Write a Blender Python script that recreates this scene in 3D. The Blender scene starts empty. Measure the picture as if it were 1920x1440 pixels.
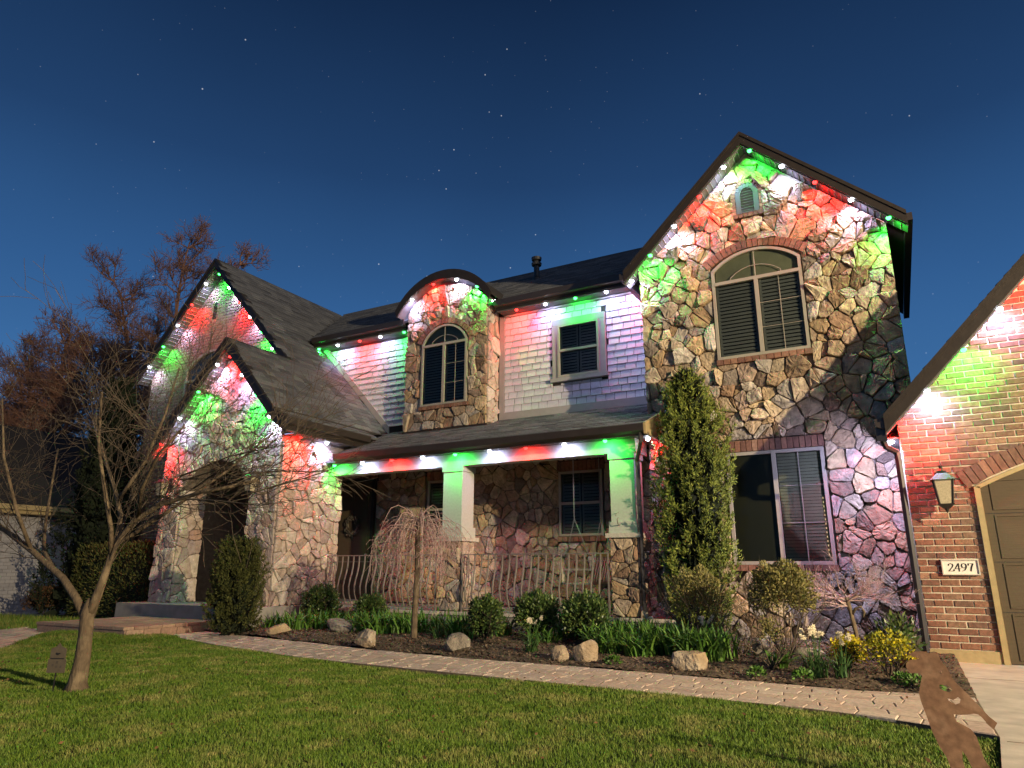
import bpy, math, random
import numpy as np
from mathutils import Vector, Matrix

# ------------------------------------------------------------------ camera, sky, light, exposure
SC = bpy.context.scene
COL = SC.collection
rad = math.radians

cd = bpy.data.cameras.new('camera')
cam = bpy.data.objects.new('camera', cd)
COL.objects.link(cam)
SC.camera = cam
cd.sensor_width = 36.0
cd.lens = 36.0 * 1281.5 / 1920.0
cd.clip_end = 2000
cd.clip_start = 0.05
cam.location = (0, 0, 1.04)
cam.rotation_euler = (Matrix.Rotation(rad(28.78), 3, 'Z') @ Matrix.Rotation(rad(90 + 15.2), 3, 'X') @ Matrix.Rotation(rad(0.13), 3, 'Z')).to_euler()

world = bpy.data.worlds.new('World')
SC.world = world
world.use_nodes = True
wn, wl = world.node_tree.nodes, world.node_tree.links
wn.clear()
wo = wn.new('ShaderNodeOutputWorld')
bg = wn.new('ShaderNodeBackground')
tc = wn.new('ShaderNodeTexCoord')
sp = wn.new('ShaderNodeSeparateXYZ')
wl.new(tc.outputs['Generated'], sp.inputs[0])
cr = wn.new('ShaderNodeValToRGB')
wl.new(sp.outputs['Z'], cr.inputs[0])
e = cr.color_ramp.elements
e[0].position, e[0].color = 0.0, (0.034, 0.098, 0.205, 1)
e[1].position, e[1].color = 1.0, (0.0018, 0.006, 0.020, 1)
for p_, c_ in ((0.18, (0.0265, 0.087, 0.205, 1)), (0.36, (0.0155, 0.054, 0.140, 1)), (0.52, (0.0075, 0.0255, 0.071, 1)), (0.72, (0.0028, 0.0095, 0.029, 1))):
    q = e.new(p_); q.color = c_
# stars: the points of a 3D cell pattern that happen to lie on the unit sphere
vor = wn.new('ShaderNodeTexVoronoi'); vor.feature = 'F1'
vor.inputs['Scale'].default_value = 34
wl.new(tc.outputs['Generated'], vor.inputs['Vector'])
st = wn.new('ShaderNodeMapRange'); st.inputs['From Min'].default_value = 0.040; st.inputs['From Max'].default_value = 0.012
st.inputs['To Min'].default_value = 0.0; st.inputs['To Max'].default_value = 0.24
wl.new(vor.outputs['Distance'], st.inputs['Value'])
ng = wn.new('ShaderNodeTexNoise'); ng.inputs['Scale'].default_value = 2.2
wl.new(tc.outputs['Generated'], ng.inputs['Vector'])
mr = wn.new('ShaderNodeMapRange'); mr.inputs['From Min'].default_value = .3; mr.inputs['From Max'].default_value = .7
mr.inputs['To Min'].default_value = .92; mr.inputs['To Max'].default_value = 1.08
wl.new(ng.outputs['Fac'], mr.inputs['Value'])
mul = wn.new('ShaderNodeMixRGB'); mul.blend_type = 'MULTIPLY'; mul.inputs[0].default_value = 1
wl.new(cr.outputs[0], mul.inputs[1]); wl.new(mr.outputs[0], mul.inputs[2])
addn = wn.new('ShaderNodeMixRGB'); addn.blend_type = 'ADD'; addn.inputs[0].default_value = 1
wl.new(mul.outputs[0], addn.inputs[1]); wl.new(st.outputs[0], addn.inputs[2])
v2 = wn.new('ShaderNodeTexVoronoi'); v2.feature = 'F1'; v2.inputs['Scale'].default_value = 71
wl.new(tc.outputs['Generated'], v2.inputs['Vector'])
s2 = wn.new('ShaderNodeMapRange'); s2.inputs['From Min'].default_value = .055; s2.inputs['From Max'].default_value = .02
s2.inputs['To Min'].default_value = 0; s2.inputs['To Max'].default_value = .055
wl.new(v2.outputs['Distance'], s2.inputs['Value'])
add2 = wn.new('ShaderNodeMixRGB'); add2.blend_type = 'ADD'; add2.inputs[0].default_value = 1
wl.new(addn.outputs[0], add2.inputs[1]); wl.new(s2.outputs[0], add2.inputs[2])
wl.new(add2.outputs[0], bg.inputs[0])
bg.inputs[1].default_value = 1.0
wl.new(bg.outputs[0], wo.inputs[0])

# the warm light on the lawn and walls comes from a street lamp on the right, outside the frame;
# a very weak sun, from the same side, stands for the last glow of the sky
sd = bpy.data.lights.new('sun', 'SUN')
sun = bpy.data.objects.new('sun', sd); COL.objects.link(sun)
sd.energy = 0.12
sd.angle = rad(12)
sd.color = (1.0, 0.80, 0.6)
sun.rotation_euler = Vector((-0.8, 0.55, -0.35)).to_track_quat('-Z', 'Y').to_euler()
pd_ = bpy.data.lights.new('street_lamp', 'POINT')
plamp = bpy.data.objects.new('street_lamp', pd_); COL.objects.link(plamp)
plamp.location = (13.2, .9, 5.8)
pd_.energy = 11600
pd_.shadow_soft_size = .12
pd_.color = (1.0, 0.80, 0.50)
SC.view_settings.view_transform = 'Standard'
SC.view_settings.look = 'None'
SC.view_settings.gamma = 1
SC.view_settings.exposure = 1.0
SC.view_settings.use_curve_mapping = False
SC.render.engine = 'CYCLES'
cy = SC.cycles
cy.use_denoising = True
cy.max_bounces = 6
cy.diffuse_bounces = 3
cy.glossy_bounces = 2
cy.transmission_bounces = 3
cy.transparent_max_bounces = 8
cy.sample_clamp_indirect = 4
cy.use_light_tree = True
LED_POWER = 2.4

# ------------------------------------------------------------------ materials
def mat(name, cols, rough=0.85, nscale=6.0, namt=0.25, bump=0.0, bscale=60.0, rnd=None, metallic=0.0, spec=0.3, emit=None, estr=0, alpha=None, streak=None):
    m = bpy.data.materials.new(name)
    m.use_nodes = True
    N, L = m.node_tree.nodes, m.node_tree.links
    b = N['Principled BSDF']
    b.inputs['Roughness'].default_value = rough
    b.inputs['Metallic'].default_value = metallic
    b.inputs['Specular IOR Level'].default_value = spec
    if not isinstance(cols[0], (tuple, list)): cols = [cols]
    geo = N.new('ShaderNodeNewGeometry')
    if len(cols) > 1:
        ramp = N.new('ShaderNodeValToRGB')
        ramp.color_ramp.interpolation = 'LINEAR'
        el = ramp.color_ramp.elements
        el[0].position = 0; el[0].color = (*cols[0], 1)
        el[1].position = 1; el[1].color = (*cols[-1], 1)
        for i, c in enumerate(cols[1:-1], 1):
            q = el.new(i / (len(cols) - 1)); q.color = (*c, 1)
        if rnd == 'obj':
            oi = N.new('ShaderNodeObjectInfo'); L.new(oi.outputs['Random'], ramp.inputs[0])
        elif rnd == 'island':
            L.new(geo.outputs['Random Per Island'], ramp.inputs[0])
        elif rnd == 'both':
            oi = N.new('ShaderNodeObjectInfo')
            a = N.new('ShaderNodeMath'); a.operation = 'ADD'
            L.new(oi.outputs['Random'], a.inputs[0]); L.new(geo.outputs['Random Per Island'], a.inputs[1])
            f = N.new('ShaderNodeMath'); f.operation = 'FRACT'
            L.new(a.outputs[0], f.inputs[0]); L.new(f.outputs[0], ramp.inputs[0])
        else:
            n0 = N.new('ShaderNodeTexNoise'); n0.inputs['Scale'].default_value = nscale * .3
            n0.inputs['Detail'].default_value = 4
            L.new(geo.outputs['Position'], n0.inputs['Vector'])
            r0 = N.new('ShaderNodeMapRange'); r0.inputs['From Min'].default_value = .33; r0.inputs['From Max'].default_value = .67
            L.new(n0.outputs['Fac'], r0.inputs['Value']); L.new(r0.outputs[0], ramp.inputs[0])
        colout = ramp.outputs[0]
    else:
        rgb = N.new('ShaderNodeRGB'); rgb.outputs[0].default_value = (*cols[0], 1)
        colout = rgb.outputs[0]
    vec = geo.outputs['Position']
    if streak:
        mp = N.new('ShaderNodeMapping'); mp.inputs['Scale'].default_value = streak
        L.new(vec, mp.inputs['Vector']); vec = mp.outputs[0]
    n1 = N.new('ShaderNodeTexNoise'); n1.inputs['Scale'].default_value = nscale
    n1.inputs['Detail'].default_value = 6
    L.new(vec, n1.inputs['Vector'])
    r1 = N.new('ShaderNodeMapRange'); r1.inputs['From Min'].default_value = .25; r1.inputs['From Max'].default_value = .75
    r1.inputs['To Min'].default_value = 1 - namt; r1.inputs['To Max'].default_value = 1 + namt
    L.new(n1.outputs['Fac'], r1.inputs['Value'])
    mx = N.new('ShaderNodeMixRGB'); mx.blend_type = 'MULTIPLY'; mx.inputs[0].default_value = 1
    L.new(colout, mx.inputs[1]); L.new(r1.outputs[0], mx.inputs[2])
    L.new(mx.outputs[0], b.inputs['Base Color'])
    if bump:
        n2 = N.new('ShaderNodeTexNoise'); n2.inputs['Scale'].default_value = bscale; n2.inputs['Detail'].default_value = 5
        L.new(vec, n2.inputs['Vector'])
        bp = N.new('ShaderNodeBump'); bp.inputs['Strength'].default_value = min(1, bump); bp.inputs['Distance'].default_value = 0.4 / bscale * max(1, bump)
        L.new(n2.outputs['Fac'], bp.inputs['Height']); L.new(bp.outputs[0], b.inputs['Normal'])
    if emit:
        b.inputs['Emission Color'].default_value = (*emit, 1); b.inputs['Emission Strength'].default_value = estr
    if alpha is not None: b.inputs['Alpha'].default_value = alpha
    return m

STONE_COLS = [(.36, .27, .17), (.50, .40, .28), (.20, .13, .08), (.44, .32, .18), (.28, .17, .11), (.50, .45, .38), (.14, .10, .075), (.38, .28, .19), (.28, .25, .22), (.52, .40, .24), (.24, .15, .10), (.42, .36, .28)]
PALE_LIT_COLS = [(.58, .52, .44), (.46, .36, .27), (.40, .32, .26), (.36, .27, .24), (.50, .42, .33), (.30, .24, .22), (.44, .33, .25), (.52, .45, .38), (.38, .25, .19), (.42, .38, .33)]
M = {}
M['stone'] = mat('fieldstone', STONE_COLS, .85, 9, .45, 1.6, 22, 'both')
M['pale_lit_stone'] = mat('pale_lit_fieldstone', PALE_LIT_COLS, .85, 9, .35, 1.4, 24, 'both')  # paler stone tones; also paint the lit right-hand faces of pedestals and dormer
M['mortar'] = mat('stone_mortar', (.17, .14, .11), .95, 12, .3, .8, 60)
M['brick'] = mat('brick', [(.20, .095, .062), (.27, .145, .095), (.14, .070, .052), (.22, .105, .068), (.11, .062, .05), (.30, .175, .115)], .9, 25, .35, 1.0, 70, 'both')
M['brick_mortar'] = mat('brick_mortar', (.56, .48, .37), .95, 20, .2, .6, 80)
M['grey_brick'] = mat('weathered_brick', [(.24, .13, .10), (.30, .19, .14), (.20, .13, .11), (.27, .16, .12), (.17, .11, .10)], .9, 20, .3, .6, 60, 'both')
M['shingle'] = mat('siding_shingle', [(.52, .50, .54), (.58, .56, .60), (.48, .46, .50), (.55, .54, .57)], .8, 14, .1, .5, 30, 'both', streak=(6, 6, .6))
M['trim'] = mat('trim_paint', (.30, .27, .26), .6, 10, .08)
M['dark_trim'] = mat('fascia_paint', (.026, .020, .016), .5, 8, .2, .2, 30)
M['vent'] = mat('vent_paint', (.07, .075, .085), .6, 10, .08)
M['soffit'] = mat('soffit', (.11, .105, .10), .6, 8, .08)
M['roof'] = mat('asphalt_shingle', [(.085, .088, .095), (.12, .123, .13), (.06, .062, .068), (.10, .102, .108), (.145, .148, .15)], .95, 60, .4, 1.0, 120, 'both')
M['roof_deck'] = mat('roof_deck', (.03, .026, .024), .95, 40, .4)
M['stucco'] = mat('stucco', (.42, .43, .38), .85, 30, .1, .6, 120)
M['cap'] = mat('cap_stone', (.48, .44, .38), .85, 14, .2, .8, 40)
M['frame'] = mat('window_frame', (.30, .27, .22), .5, 8, .08)
M['shutter'] = mat('shutter_slat', (.21, .205, .20), .5, 8, .08)
M['inside'] = mat('dark_interior', (.012, .012, .012), .9, 4, .1)
M['blind'] = mat('blind_slat', (.30, .28, .19), .6, 8, .1)
M['screen'] = mat('insect_screen', (.055, .052, .038), .7, 200, .2)
M['iron'] = mat('wrought_iron', (.19, .165, .145), .5, 20, .2, metallic=.0, spec=.5)
M['gutter'] = mat('gutter_metal', (.034, .026, .022), .4, 8, .15, spec=.5)
M['pipe'] = mat('downspout_metal', (.022, .02, .022), .35, 8, .15, spec=.5)
M['paver'] = mat('paver', [(.50, .39, .31), (.56, .45, .36), (.44, .34, .28), (.54, .41, .32), (.48, .39, .33), (.58, .48, .39)], .9, 30, .25, .8, 90, 'both')
M['step'] = mat('step_paver', [(.34, .23, .16), (.28, .19, .14), (.38, .27, .19)], .9, 30, .25, .8, 90, 'both')
M['joint'] = mat('paver_joint_sand', (.16, .12, .085), .95, 40, .3)
M['concrete'] = mat('concrete', [(.40, .36, .31), (.50, .45, .39), (.44, .40, .34)], .9, 5, .2, .4, 80)
M['slabc'] = mat('porch_concrete', (.26, .24, .22), .9, 6, .18, .4, 70)
M['ground'] = mat('far_ground', (.012, .018, .008), .95, 1.5, .5, .6, 20)
M['soil'] = mat('soil', [(.085, .060, .042), (.13, .094, .065), (.055, .040, .028)], .95, 9, .5, 1.5, 30)
M['mulch'] = mat('mulch_chip', [(.15, .105, .07), (.07, .048, .033), (.22, .155, .10), (.10, .07, .046)], .9, 20, .3, rnd='island')
M['turf'] = mat('turf_soil', [(.020, .030, .008), (.035, .045, .012), (.05, .045, .02)], .95, 6, .4, 1, 40)
M['bark'] = mat('bark', [(.16, .115, .07), (.11, .08, .05), (.20, .15, .09)], .9, 18, .3, 1.6, 45, streak=(1, 1, .3))
M['twig'] = mat('twig_bark', [(.11, .085, .06), (.08, .06, .042), (.14, .11, .08)], .9, 18, .2, rnd='island')
M['far_twig'] = mat('reddish_twig', [(.36, .19, .12), (.26, .13, .085), (.42, .22, .13)], .9, 10, .3, rnd='island')
M['cherry_twig'] = mat('budding_twig', [(.40, .25, .23), (.34, .22, .21), (.50, .36, .31), (.42, .33, .30)], .8, 20, .2, rnd='island')
M['bud'] = mat('pink_bud', [(.42, .10, .18), (.35, .13, .15), (.5, .2, .26)], .7, 20, .2, rnd='island')
M['conifer'] = mat('conifer_spray', [(.11, .15, .026), (.20, .24, .036), (.06, .09, .024), (.26, .28, .05), (.13, .17, .03)], .8, 5, .4, rnd='island')
M['yew'] = mat('yew_spray', [(.05, .062, .014), (.085, .09, .02), (.035, .046, .013), (.11, .11, .028)], .85, 5, .4, rnd='island')
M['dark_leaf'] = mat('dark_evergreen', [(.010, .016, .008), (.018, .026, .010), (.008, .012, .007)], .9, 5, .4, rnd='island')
M['boxleaf'] = mat('glossy_leaf', [(.04, .08, .018), (.07, .12, .026), (.022, .05, .013), (.20, .25, .06)], .45, 8, .3, rnd='island', spec=.5)
M['topleaf'] = mat('sparse_leaf', [(.15, .15, .04), (.26, .22, .06), (.08, .095, .035), (.32, .26, .11)], .7, 8, .3, rnd='island')
M['brown_leaf'] = mat('brown_leaf', [(.10, .055, .025), (.14, .07, .03), (.07, .04, .02)], .8, 8, .3, rnd='island')
M['strap'] = mat('strap_leaf', [(.06, .15, .016), (.095, .20, .024), (.035, .10, .014), (.13, .24, .035)], .55, 6, .25, rnd='island', spec=.4)
M['daff_leaf'] = mat('daffodil_leaf', [(.035, .085, .022), (.05, .11, .03), (.07, .13, .035)], .55, 6, .2, rnd='island')
M['petal'] = mat('cream_petal', [(.72, .62, .42), (.78, .70, .50)], .6, 20, .1, rnd='island')
M['yflower'] = mat('yellow_flower', [(.62, .50, .015), (.50, .42, .012), (.72, .60, .03)], .6, 20, .2, rnd='island')
M['yleaf'] = mat('yellow_green_leaf', [(.30, .30, .02), (.16, .18, .02), (.42, .38, .02)], .6, 20, .2, rnd='island')
M['boulder'] = mat('boulder', [(.42, .31, .18), (.30, .22, .14), (.48, .40, .30)], .9, 7, .3, 1.8, 16)
M['grey_boulder'] = mat('grey_boulder', [(.26, .22, .17), (.17, .15, .13), (.34, .30, .24)], .9, 7, .35, 1.8, 16)
M['red_rock'] = mat('red_rock', [(.28, .13, .06), (.20, .09, .05)], .9, 7, .3, 1.6, 18)
M['door'] = mat('garage_door_paint', (.085, .062, .036), .6, 12, .12, .4, 60, streak=(.3, .3, 6))
M['tan_trim'] = mat('tan_trim', (.34, .26, .13), .7, 12, .12)
M['footing'] = mat('concrete_footing', (.36, .28, .15), .9, 12, .2, .6, 60)
M['black'] = mat('black_metal', (.02, .018, .016), .45, 12, .2, spec=.5)
M['lampglass'] = mat('seeded_lamp_glass', (.42, .36, .24), .35, 60, .25, .8, 90, spec=.5)
M['bulb'] = mat('lamp_bulb', (.7, .66, .5), .3)
M['plaque'] = mat('plaque', (.74, .70, .62), .6, 12, .06)
M['plaque_edge'] = mat('plaque_edge', (.50, .47, .42), .6, 12, .06)
M['number'] = mat('black_number', (.012, .012, .012), .5)
M['rust'] = mat('rusty_steel', [(.31, .175, .10), (.24, .13, .075), (.36, .215, .13)], .85, 30, .3, .35, 160)
M['white_brick'] = mat('painted_brick', [(.30, .29, .30), (.33, .32, .33), (.27, .26, .27)], .8, 12, .1, .5, 60, 'both')
M['white_mortar'] = mat('painted_mortar', (.22, .21, .22), .9)
M['sign_face'] = mat('yard_sign_face', (.10, .08, .055), .7, 30, .15)
M['chain'] = mat('galvanised_chain', (.42, .40, .38), .4, 30, .1, metallic=.6)
M['wood'] = mat('swing_wood', [(.62, .54, .40), (.54, .46, .33)], .7, 20, .2, streak=(1, 8, 1))
M['pot'] = mat('planter', (.10, .085, .07), .8, 12, .2)
M['wreath'] = mat('wreath_twig', [(.10, .09, .07), (.06, .05, .04), (.16, .14, .11)], .9, 10, .2, rnd='island')
M['red_mark'] = mat('red_ornament', (.6, .03, .02), .5)
LEDC = {'white': (.55, .55, 1.0), 'red': (1.0, .014, .010), 'green': (.02, 1.0, .06)}
for k, c in LEDC.items():
    M['led_' + k] = mat('led_' + k, c, .4, emit={'white': (.82, .88, 1), 'red': (1, .03, .025), 'green': (.05, 1, .12)}[k], estr={'white': 20, 'red': 3.2, 'green': 5}[k])
M['blindgap'] = mat('lit_blind_gap', (.9, .7, .4), .5, emit=(1, .72, .38), estr=.9)
gm = bpy.data.materials.new('window_glass'); gm.use_nodes = True
N, L = gm.node_tree.nodes, gm.node_tree.links
N.clear()
o_ = N.new('ShaderNodeOutputMaterial'); mxs = N.new('ShaderNodeMixShader'); tr_ = N.new('ShaderNodeBsdfTransparent'); gl_ = N.new('ShaderNodeBsdfGlossy'); fr_ = N.new('ShaderNodeFresnel')
tr_.inputs[0].default_value = (.75, .78, .76, 1); gl_.inputs['Roughness'].default_value = .03; fr_.inputs[0].default_value = 1.18
L.new(fr_.outputs[0], mxs.inputs[0]); L.new(tr_.outputs[0], mxs.inputs[1]); L.new(gl_.outputs[0], mxs.inputs[2]); L.new(mxs.outputs[0], o_.inputs[0])
M['glass'] = gm

def grass_material():
    m = bpy.data.materials.new('grass_blade'); m.use_nodes = True
    N, L = m.node_tree.nodes, m.node_tree.links
    b = N['Principled BSDF']; b.inputs['Roughness'].default_value = .6; b.inputs['Specular IOR Level'].default_value = .3
    g = N.new('ShaderNodeNewGeometry')
    n = N.new('ShaderNodeTexNoise'); n.inputs['Scale'].default_value = 2.6; n.inputs['Detail'].default_value = 5; n.inputs['Roughness'].default_value = .65
    L.new(g.outputs['Position'], n.inputs['Vector'])
    mrn = N.new('ShaderNodeMapRange'); mrn.inputs['From Min'].default_value = .48; mrn.inputs['From Max'].default_value = .66
    L.new(n.outputs['Fac'], mrn.inputs['Value'])
    r = N.new('ShaderNodeValToRGB'); el = r.color_ramp.elements
    el[0].color = (.044, .102, .009, 1); el[1].color = (.165, .235, .026, 1); q = el.new(.5); q.color = (.092, .168, .014, 1)
    L.new(g.outputs['Random Per Island'], r.inputs[0])
    r2 = N.new('ShaderNodeValToRGB'); el = r2.color_ramp.elements
    el[0].color = (.14, .19, .03, 1); el[1].color = (.42, .33, .14, 1)
    L.new(g.outputs['Random Per Island'], r2.inputs[0])
    mx = N.new('ShaderNodeMixRGB'); mmul = N.new('ShaderNodeMath'); mmul.operation = 'MULTIPLY'; mmul.inputs[1].default_value = .75
    L.new(mrn.outputs[0], mmul.inputs[0]); L.new(mmul.outputs[0], mx.inputs[0]); L.new(r.outputs[0], mx.inputs[1]); L.new(r2.outputs[0], mx.inputs[2])
    L.new(mx.outputs[0], b.inputs['Base Color'])
    return m
M['grass'] = grass_material()

# ------------------------------------------------------------------ mesh helpers
WORLD = {}        # world location of each Empty or part
class MB:
    def __init__(s): s.V, s.F = [], []
    def add(s, V, F):
        k = len(s.V); s.V += [tuple(v) for v in V]; s.F += [tuple(i + k for i in f) for f in F]; return s
    def box(s, x0, x1, y0, y1, z0, z1):
        return s.add([(x0, y0, z0), (x1, y0, z0), (x1, y1, z0), (x0, y1, z0), (x0, y0, z1), (x1, y0, z1), (x1, y1, z1), (x0, y1, z1)],
                     [(0, 3, 2, 1), (4, 5, 6, 7), (0, 1, 5, 4), (1, 2, 6, 5), (2, 3, 7, 6), (3, 0, 4, 7)])
    def prism(s, poly, vec):
        n = len(poly); P = [Vector(p) for p in poly]; v = Vector(vec)
        nrm = Vector((0, 0, 0))
        for i in range(n): nrm += P[i].cross(P[(i + 1) % n])
        if nrm.dot(v) > 0: P = P[::-1]
        Q = [p + v for p in P]
        return s.add(P + Q, [tuple(range(n)), tuple(range(2 * n - 1, n - 1, -1))] + [(i, i + n, (i + 1) % n + n, (i + 1) % n) for i in range(n)])
    def beam(s, a, b, w, h, up=(0, 0, 1)):
        a, b, up = Vector(a), Vector(b), Vector(up); d = (b - a).normalized()
        r = d.cross(up).normalized() * w / 2; u = r.cross(d).normalized() * h / 2
        V = [a - r - u, a + r - u, a + r + u, a - r + u, b - r - u, b + r - u, b + r + u, b - r + u]
        return s.add(V, [(0, 3, 2, 1), (4, 5, 6, 7), (0, 1, 5, 4), (1, 2, 6, 5), (2, 3, 7, 6), (3, 0, 4, 7)])
    def tube(s, pts, rs, k=8, cap=True):
        pts = [Vector(p) for p in pts]
        if not isinstance(rs, (list, tuple)): rs = [rs] * len(pts)
        V, F = [], []; prev = None
        for i, p in enumerate(pts):
            d = (pts[min(i + 1, len(pts) - 1)] - pts[max(i - 1, 0)]).normalized()
            if prev is None:
                a = Vector((1, 0, 0)) if abs(d.x) < .8 else Vector((0, 1, 0))
                r = d.cross(a).normalized()
            else: r = (prev - d * prev.dot(d)).normalized()
            prev = r; u = d.cross(r)
            for j in range(k):
                t = 2 * math.pi * j / k
                V.append(p + (r * math.cos(t) + u * math.sin(t)) * rs[i])
        for i in range(len(pts) - 1):
            for j in range(k):
                F.append((i * k + j, i * k + (j + 1) % k, (i + 1) * k + (j + 1) % k, (i + 1) * k + j))
        if cap: F += [tuple(range(k))[::-1], tuple((len(pts) - 1) * k + j for j in range(k))]
        return s.add(V, F)
    def lathe(s, c, prof, k=16):
        V, F = [], []
        for r, z in prof:
            for j in range(k):
                t = 2 * math.pi * j / k; V.append((c[0] + r * math.cos(t), c[1] + r * math.sin(t), c[2] + z))
        for i in range(len(prof) - 1):
            for j in range(k): F.append((i * k + j, i * k + (j + 1) % k, (i + 1) * k + (j + 1) % k, (i + 1) * k + j))
        F += [tuple(range(k))[::-1], tuple((len(prof) - 1) * k + j for j in range(k))]
        return s.add(V, F)
    def build(s, name, m, parent=None, smooth=False, origin=None):
        V = np.array(s.V, dtype=float)
        o = np.array(origin if origin is not None else ((V.min(0) + V.max(0)) / 2), float)
        me = bpy.data.meshes.new(name); me.from_pydata((V - o).tolist(), [], s.F)
        me.materials.append(M[m] if isinstance(m, str) else m)
        if smooth: me.polygons.foreach_set('use_smooth', [True] * len(me.polygons))
        return link(name, me, o, parent)

def link(name, me, o, parent=None):
    ob = bpy.data.objects.new(name, me); COL.objects.link(ob)
    o = Vector(o)
    if parent is not None:
        ob.parent = parent; ob.location = o - WORLD[parent.name]
    else: ob.location = o
    WORLD[ob.name] = o
    return ob

def raw(name, V, F, m, parent=None, origin=None, smooth=False):
    """mesh straight from numpy arrays; F of one width"""
    V = np.asarray(V, dtype=np.float32); F = np.asarray(F, dtype=np.int32)
    o = np.array(origin if origin is not None else (V.min(0) + V.max(0)) / 2, dtype=np.float32)
    me = bpy.data.meshes.new(name)
    me.vertices.add(len(V)); me.vertices.foreach_set('co', (V - o).ravel())
    n, w = F.shape
    me.loops.add(n * w); me.loops.foreach_set('vertex_index', F.ravel())
    me.polygons.add(n); me.polygons.foreach_set('loop_start', np.arange(n, dtype=np.int32) * w)
    me.update(calc_edges=True)
    if smooth: me.polygons.foreach_set('use_smooth', [True] * n)
    me.materials.append(M[m])
    return link(name, me, o.tolist(), parent)

def thing(name, label, cat, loc, group=None):
    o = bpy.data.objects.new(name, None); COL.objects.link(o); o.location = loc
    o.empty_display_size = .1
    WORLD[o.name] = Vector(loc); o['label'] = label; o['category'] = cat
    if group: o['group'] = group
    return o
def tag(o, label, cat, group=None):
    o['label'] = label; o['category'] = cat
    if group: o['group'] = group
    return o
def struct(o): o['kind'] = 'structure'; return o
def stuff(o, label=None):
    o['kind'] = 'stuff'
    if label: o['label'] = label
    return o

# ------------------------------------------------------------------ masonry laid on a plane
def clip(poly, nx, ny, c):
    """keep nx*x+ny*y <= c"""
    out = []
    n = len(poly)
    for i in range(n):
        p, q = poly[i], poly[(i + 1) % n]
        dp, dq = nx * p[0] + ny * p[1] - c, nx * q[0] + ny * q[1] - c
        if dp <= 0: out.append(p)
        if (dp < 0 < dq) or (dq < 0 < dp):
            t = dp / (dp - dq); out.append((p[0] + t * (q[0] - p[0]), p[1] + t * (q[1] - p[1])))
    return out
def area(poly): return abs(sum(poly[i][0] * poly[(i + 1) % len(poly)][1] - poly[(i + 1) % len(poly)][0] * poly[i][1] for i in range(len(poly)))) / 2 if len(poly) > 2 else 0
def inside(poly, x, y, grow=0.0):
    """signed: convex ccw polygon; largest outward distance"""
    best, bi = -1e9, None
    n = len(poly)
    for i in range(n):
        (x0, y0), (x1, y1) = poly[i], poly[(i + 1) % n]
        l = math.hypot(x1 - x0, y1 - y0) or 1
        nx, ny = (y1 - y0) / l, -(x1 - x0) / l
        d = nx * (x - x0) + ny * (y - y0)
        if d > best: best, bi = d, (nx, ny, nx * x0 + ny * y0)
    return best, bi
def ccw(p):
    a = sum(p[i][0] * p[(i + 1) % len(p)][1] - p[(i + 1) % len(p)][0] * p[i][1] for i in range(len(p)))
    return p if a > 0 else p[::-1]
def rect(x0, x1, z0, z1): return [(x0, z0), (x1, z0), (x1, z1), (x0, z1)]

def stone_cells(outer, holes, size, seed, gap=.010, aspect=1.25):
    rng = random.Random(seed)
    outer = ccw(outer); holes = [ccw(h) for h in holes]
    xs = [p[0] for p in outer]; zs = [p[1] for p in outer]
    x0, x1, z0, z1 = min(xs), max(xs), min(zs), max(zs)
    S = []
    sx, sz = size * aspect ** .5, size / aspect ** .5
    nz = max(1, round((z1 - z0) / sz)); nx = max(1, round((x1 - x0) / sx))
    for j in range(-1, nz + 1):
        for i in range(-1, nx + 1):
            r = rng.random()
            if r < .10: continue
            x = x0 + (i + .5 + rng.uniform(-.42, .42) + (.5 if j % 2 else 0)) * (x1 - x0) / nx; z = z0 + (j + .5 + rng.uniform(-.42, .42)) * (z1 - z0) / nz
            S.append((x, z))
            if r > .72: S.append((x + rng.uniform(.25, .5) * sx, z + rng.uniform(-.5, .5) * sz))
    S = [s for s in S if inside(outer, *s)[0] < .02 and not any(inside(h, *s)[0] < .03 for h in holes)]
    Wt = [(rng.choice((.05, .12, .2, .28, .5)) * size) ** 2 for _ in S]
    cells = []
    for i, (x, z) in enumerate(S):
        poly = [(x - 1, z - 1), (x + 1, z - 1), (x + 1, z + 1), (x - 1, z + 1)]
        for n_ in range(len(outer)):
            (ax, az), (bx, bz) = outer[n_], outer[(n_ + 1) % len(outer)]
            l = math.hypot(bx - ax, bz - az); nx_, nz_ = (bz - az) / l, -(bx - ax) / l
            poly = clip(poly, nx_, nz_, nx_ * ax + nz_ * az)
        for j, (u, w) in enumerate(S):
            if j == i: continue
            dx, dz = u - x, w - z; d = math.hypot(dx, dz)
            if d > size * 3.2 or d < 1e-6: continue
            nx_, nz_ = dx / d, dz / d
            poly = clip(poly, nx_, nz_, nx_ * x + nz_ * z + min(max(d / 2 + (Wt[i] - Wt[j]) / (2 * d), d * .22), d * .78) - gap / 2)
            if len(poly) < 3: break
        for h in holes:
            dd, e_ = inside(h, x, z)
            if dd < size * 2 and len(poly) > 2: poly = clip(poly, -e_[0], -e_[1], -e_[2] - .004)
        if len(poly) > 2 and area(poly) > size * size * .06: cells.append(poly)
    return cells

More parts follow.
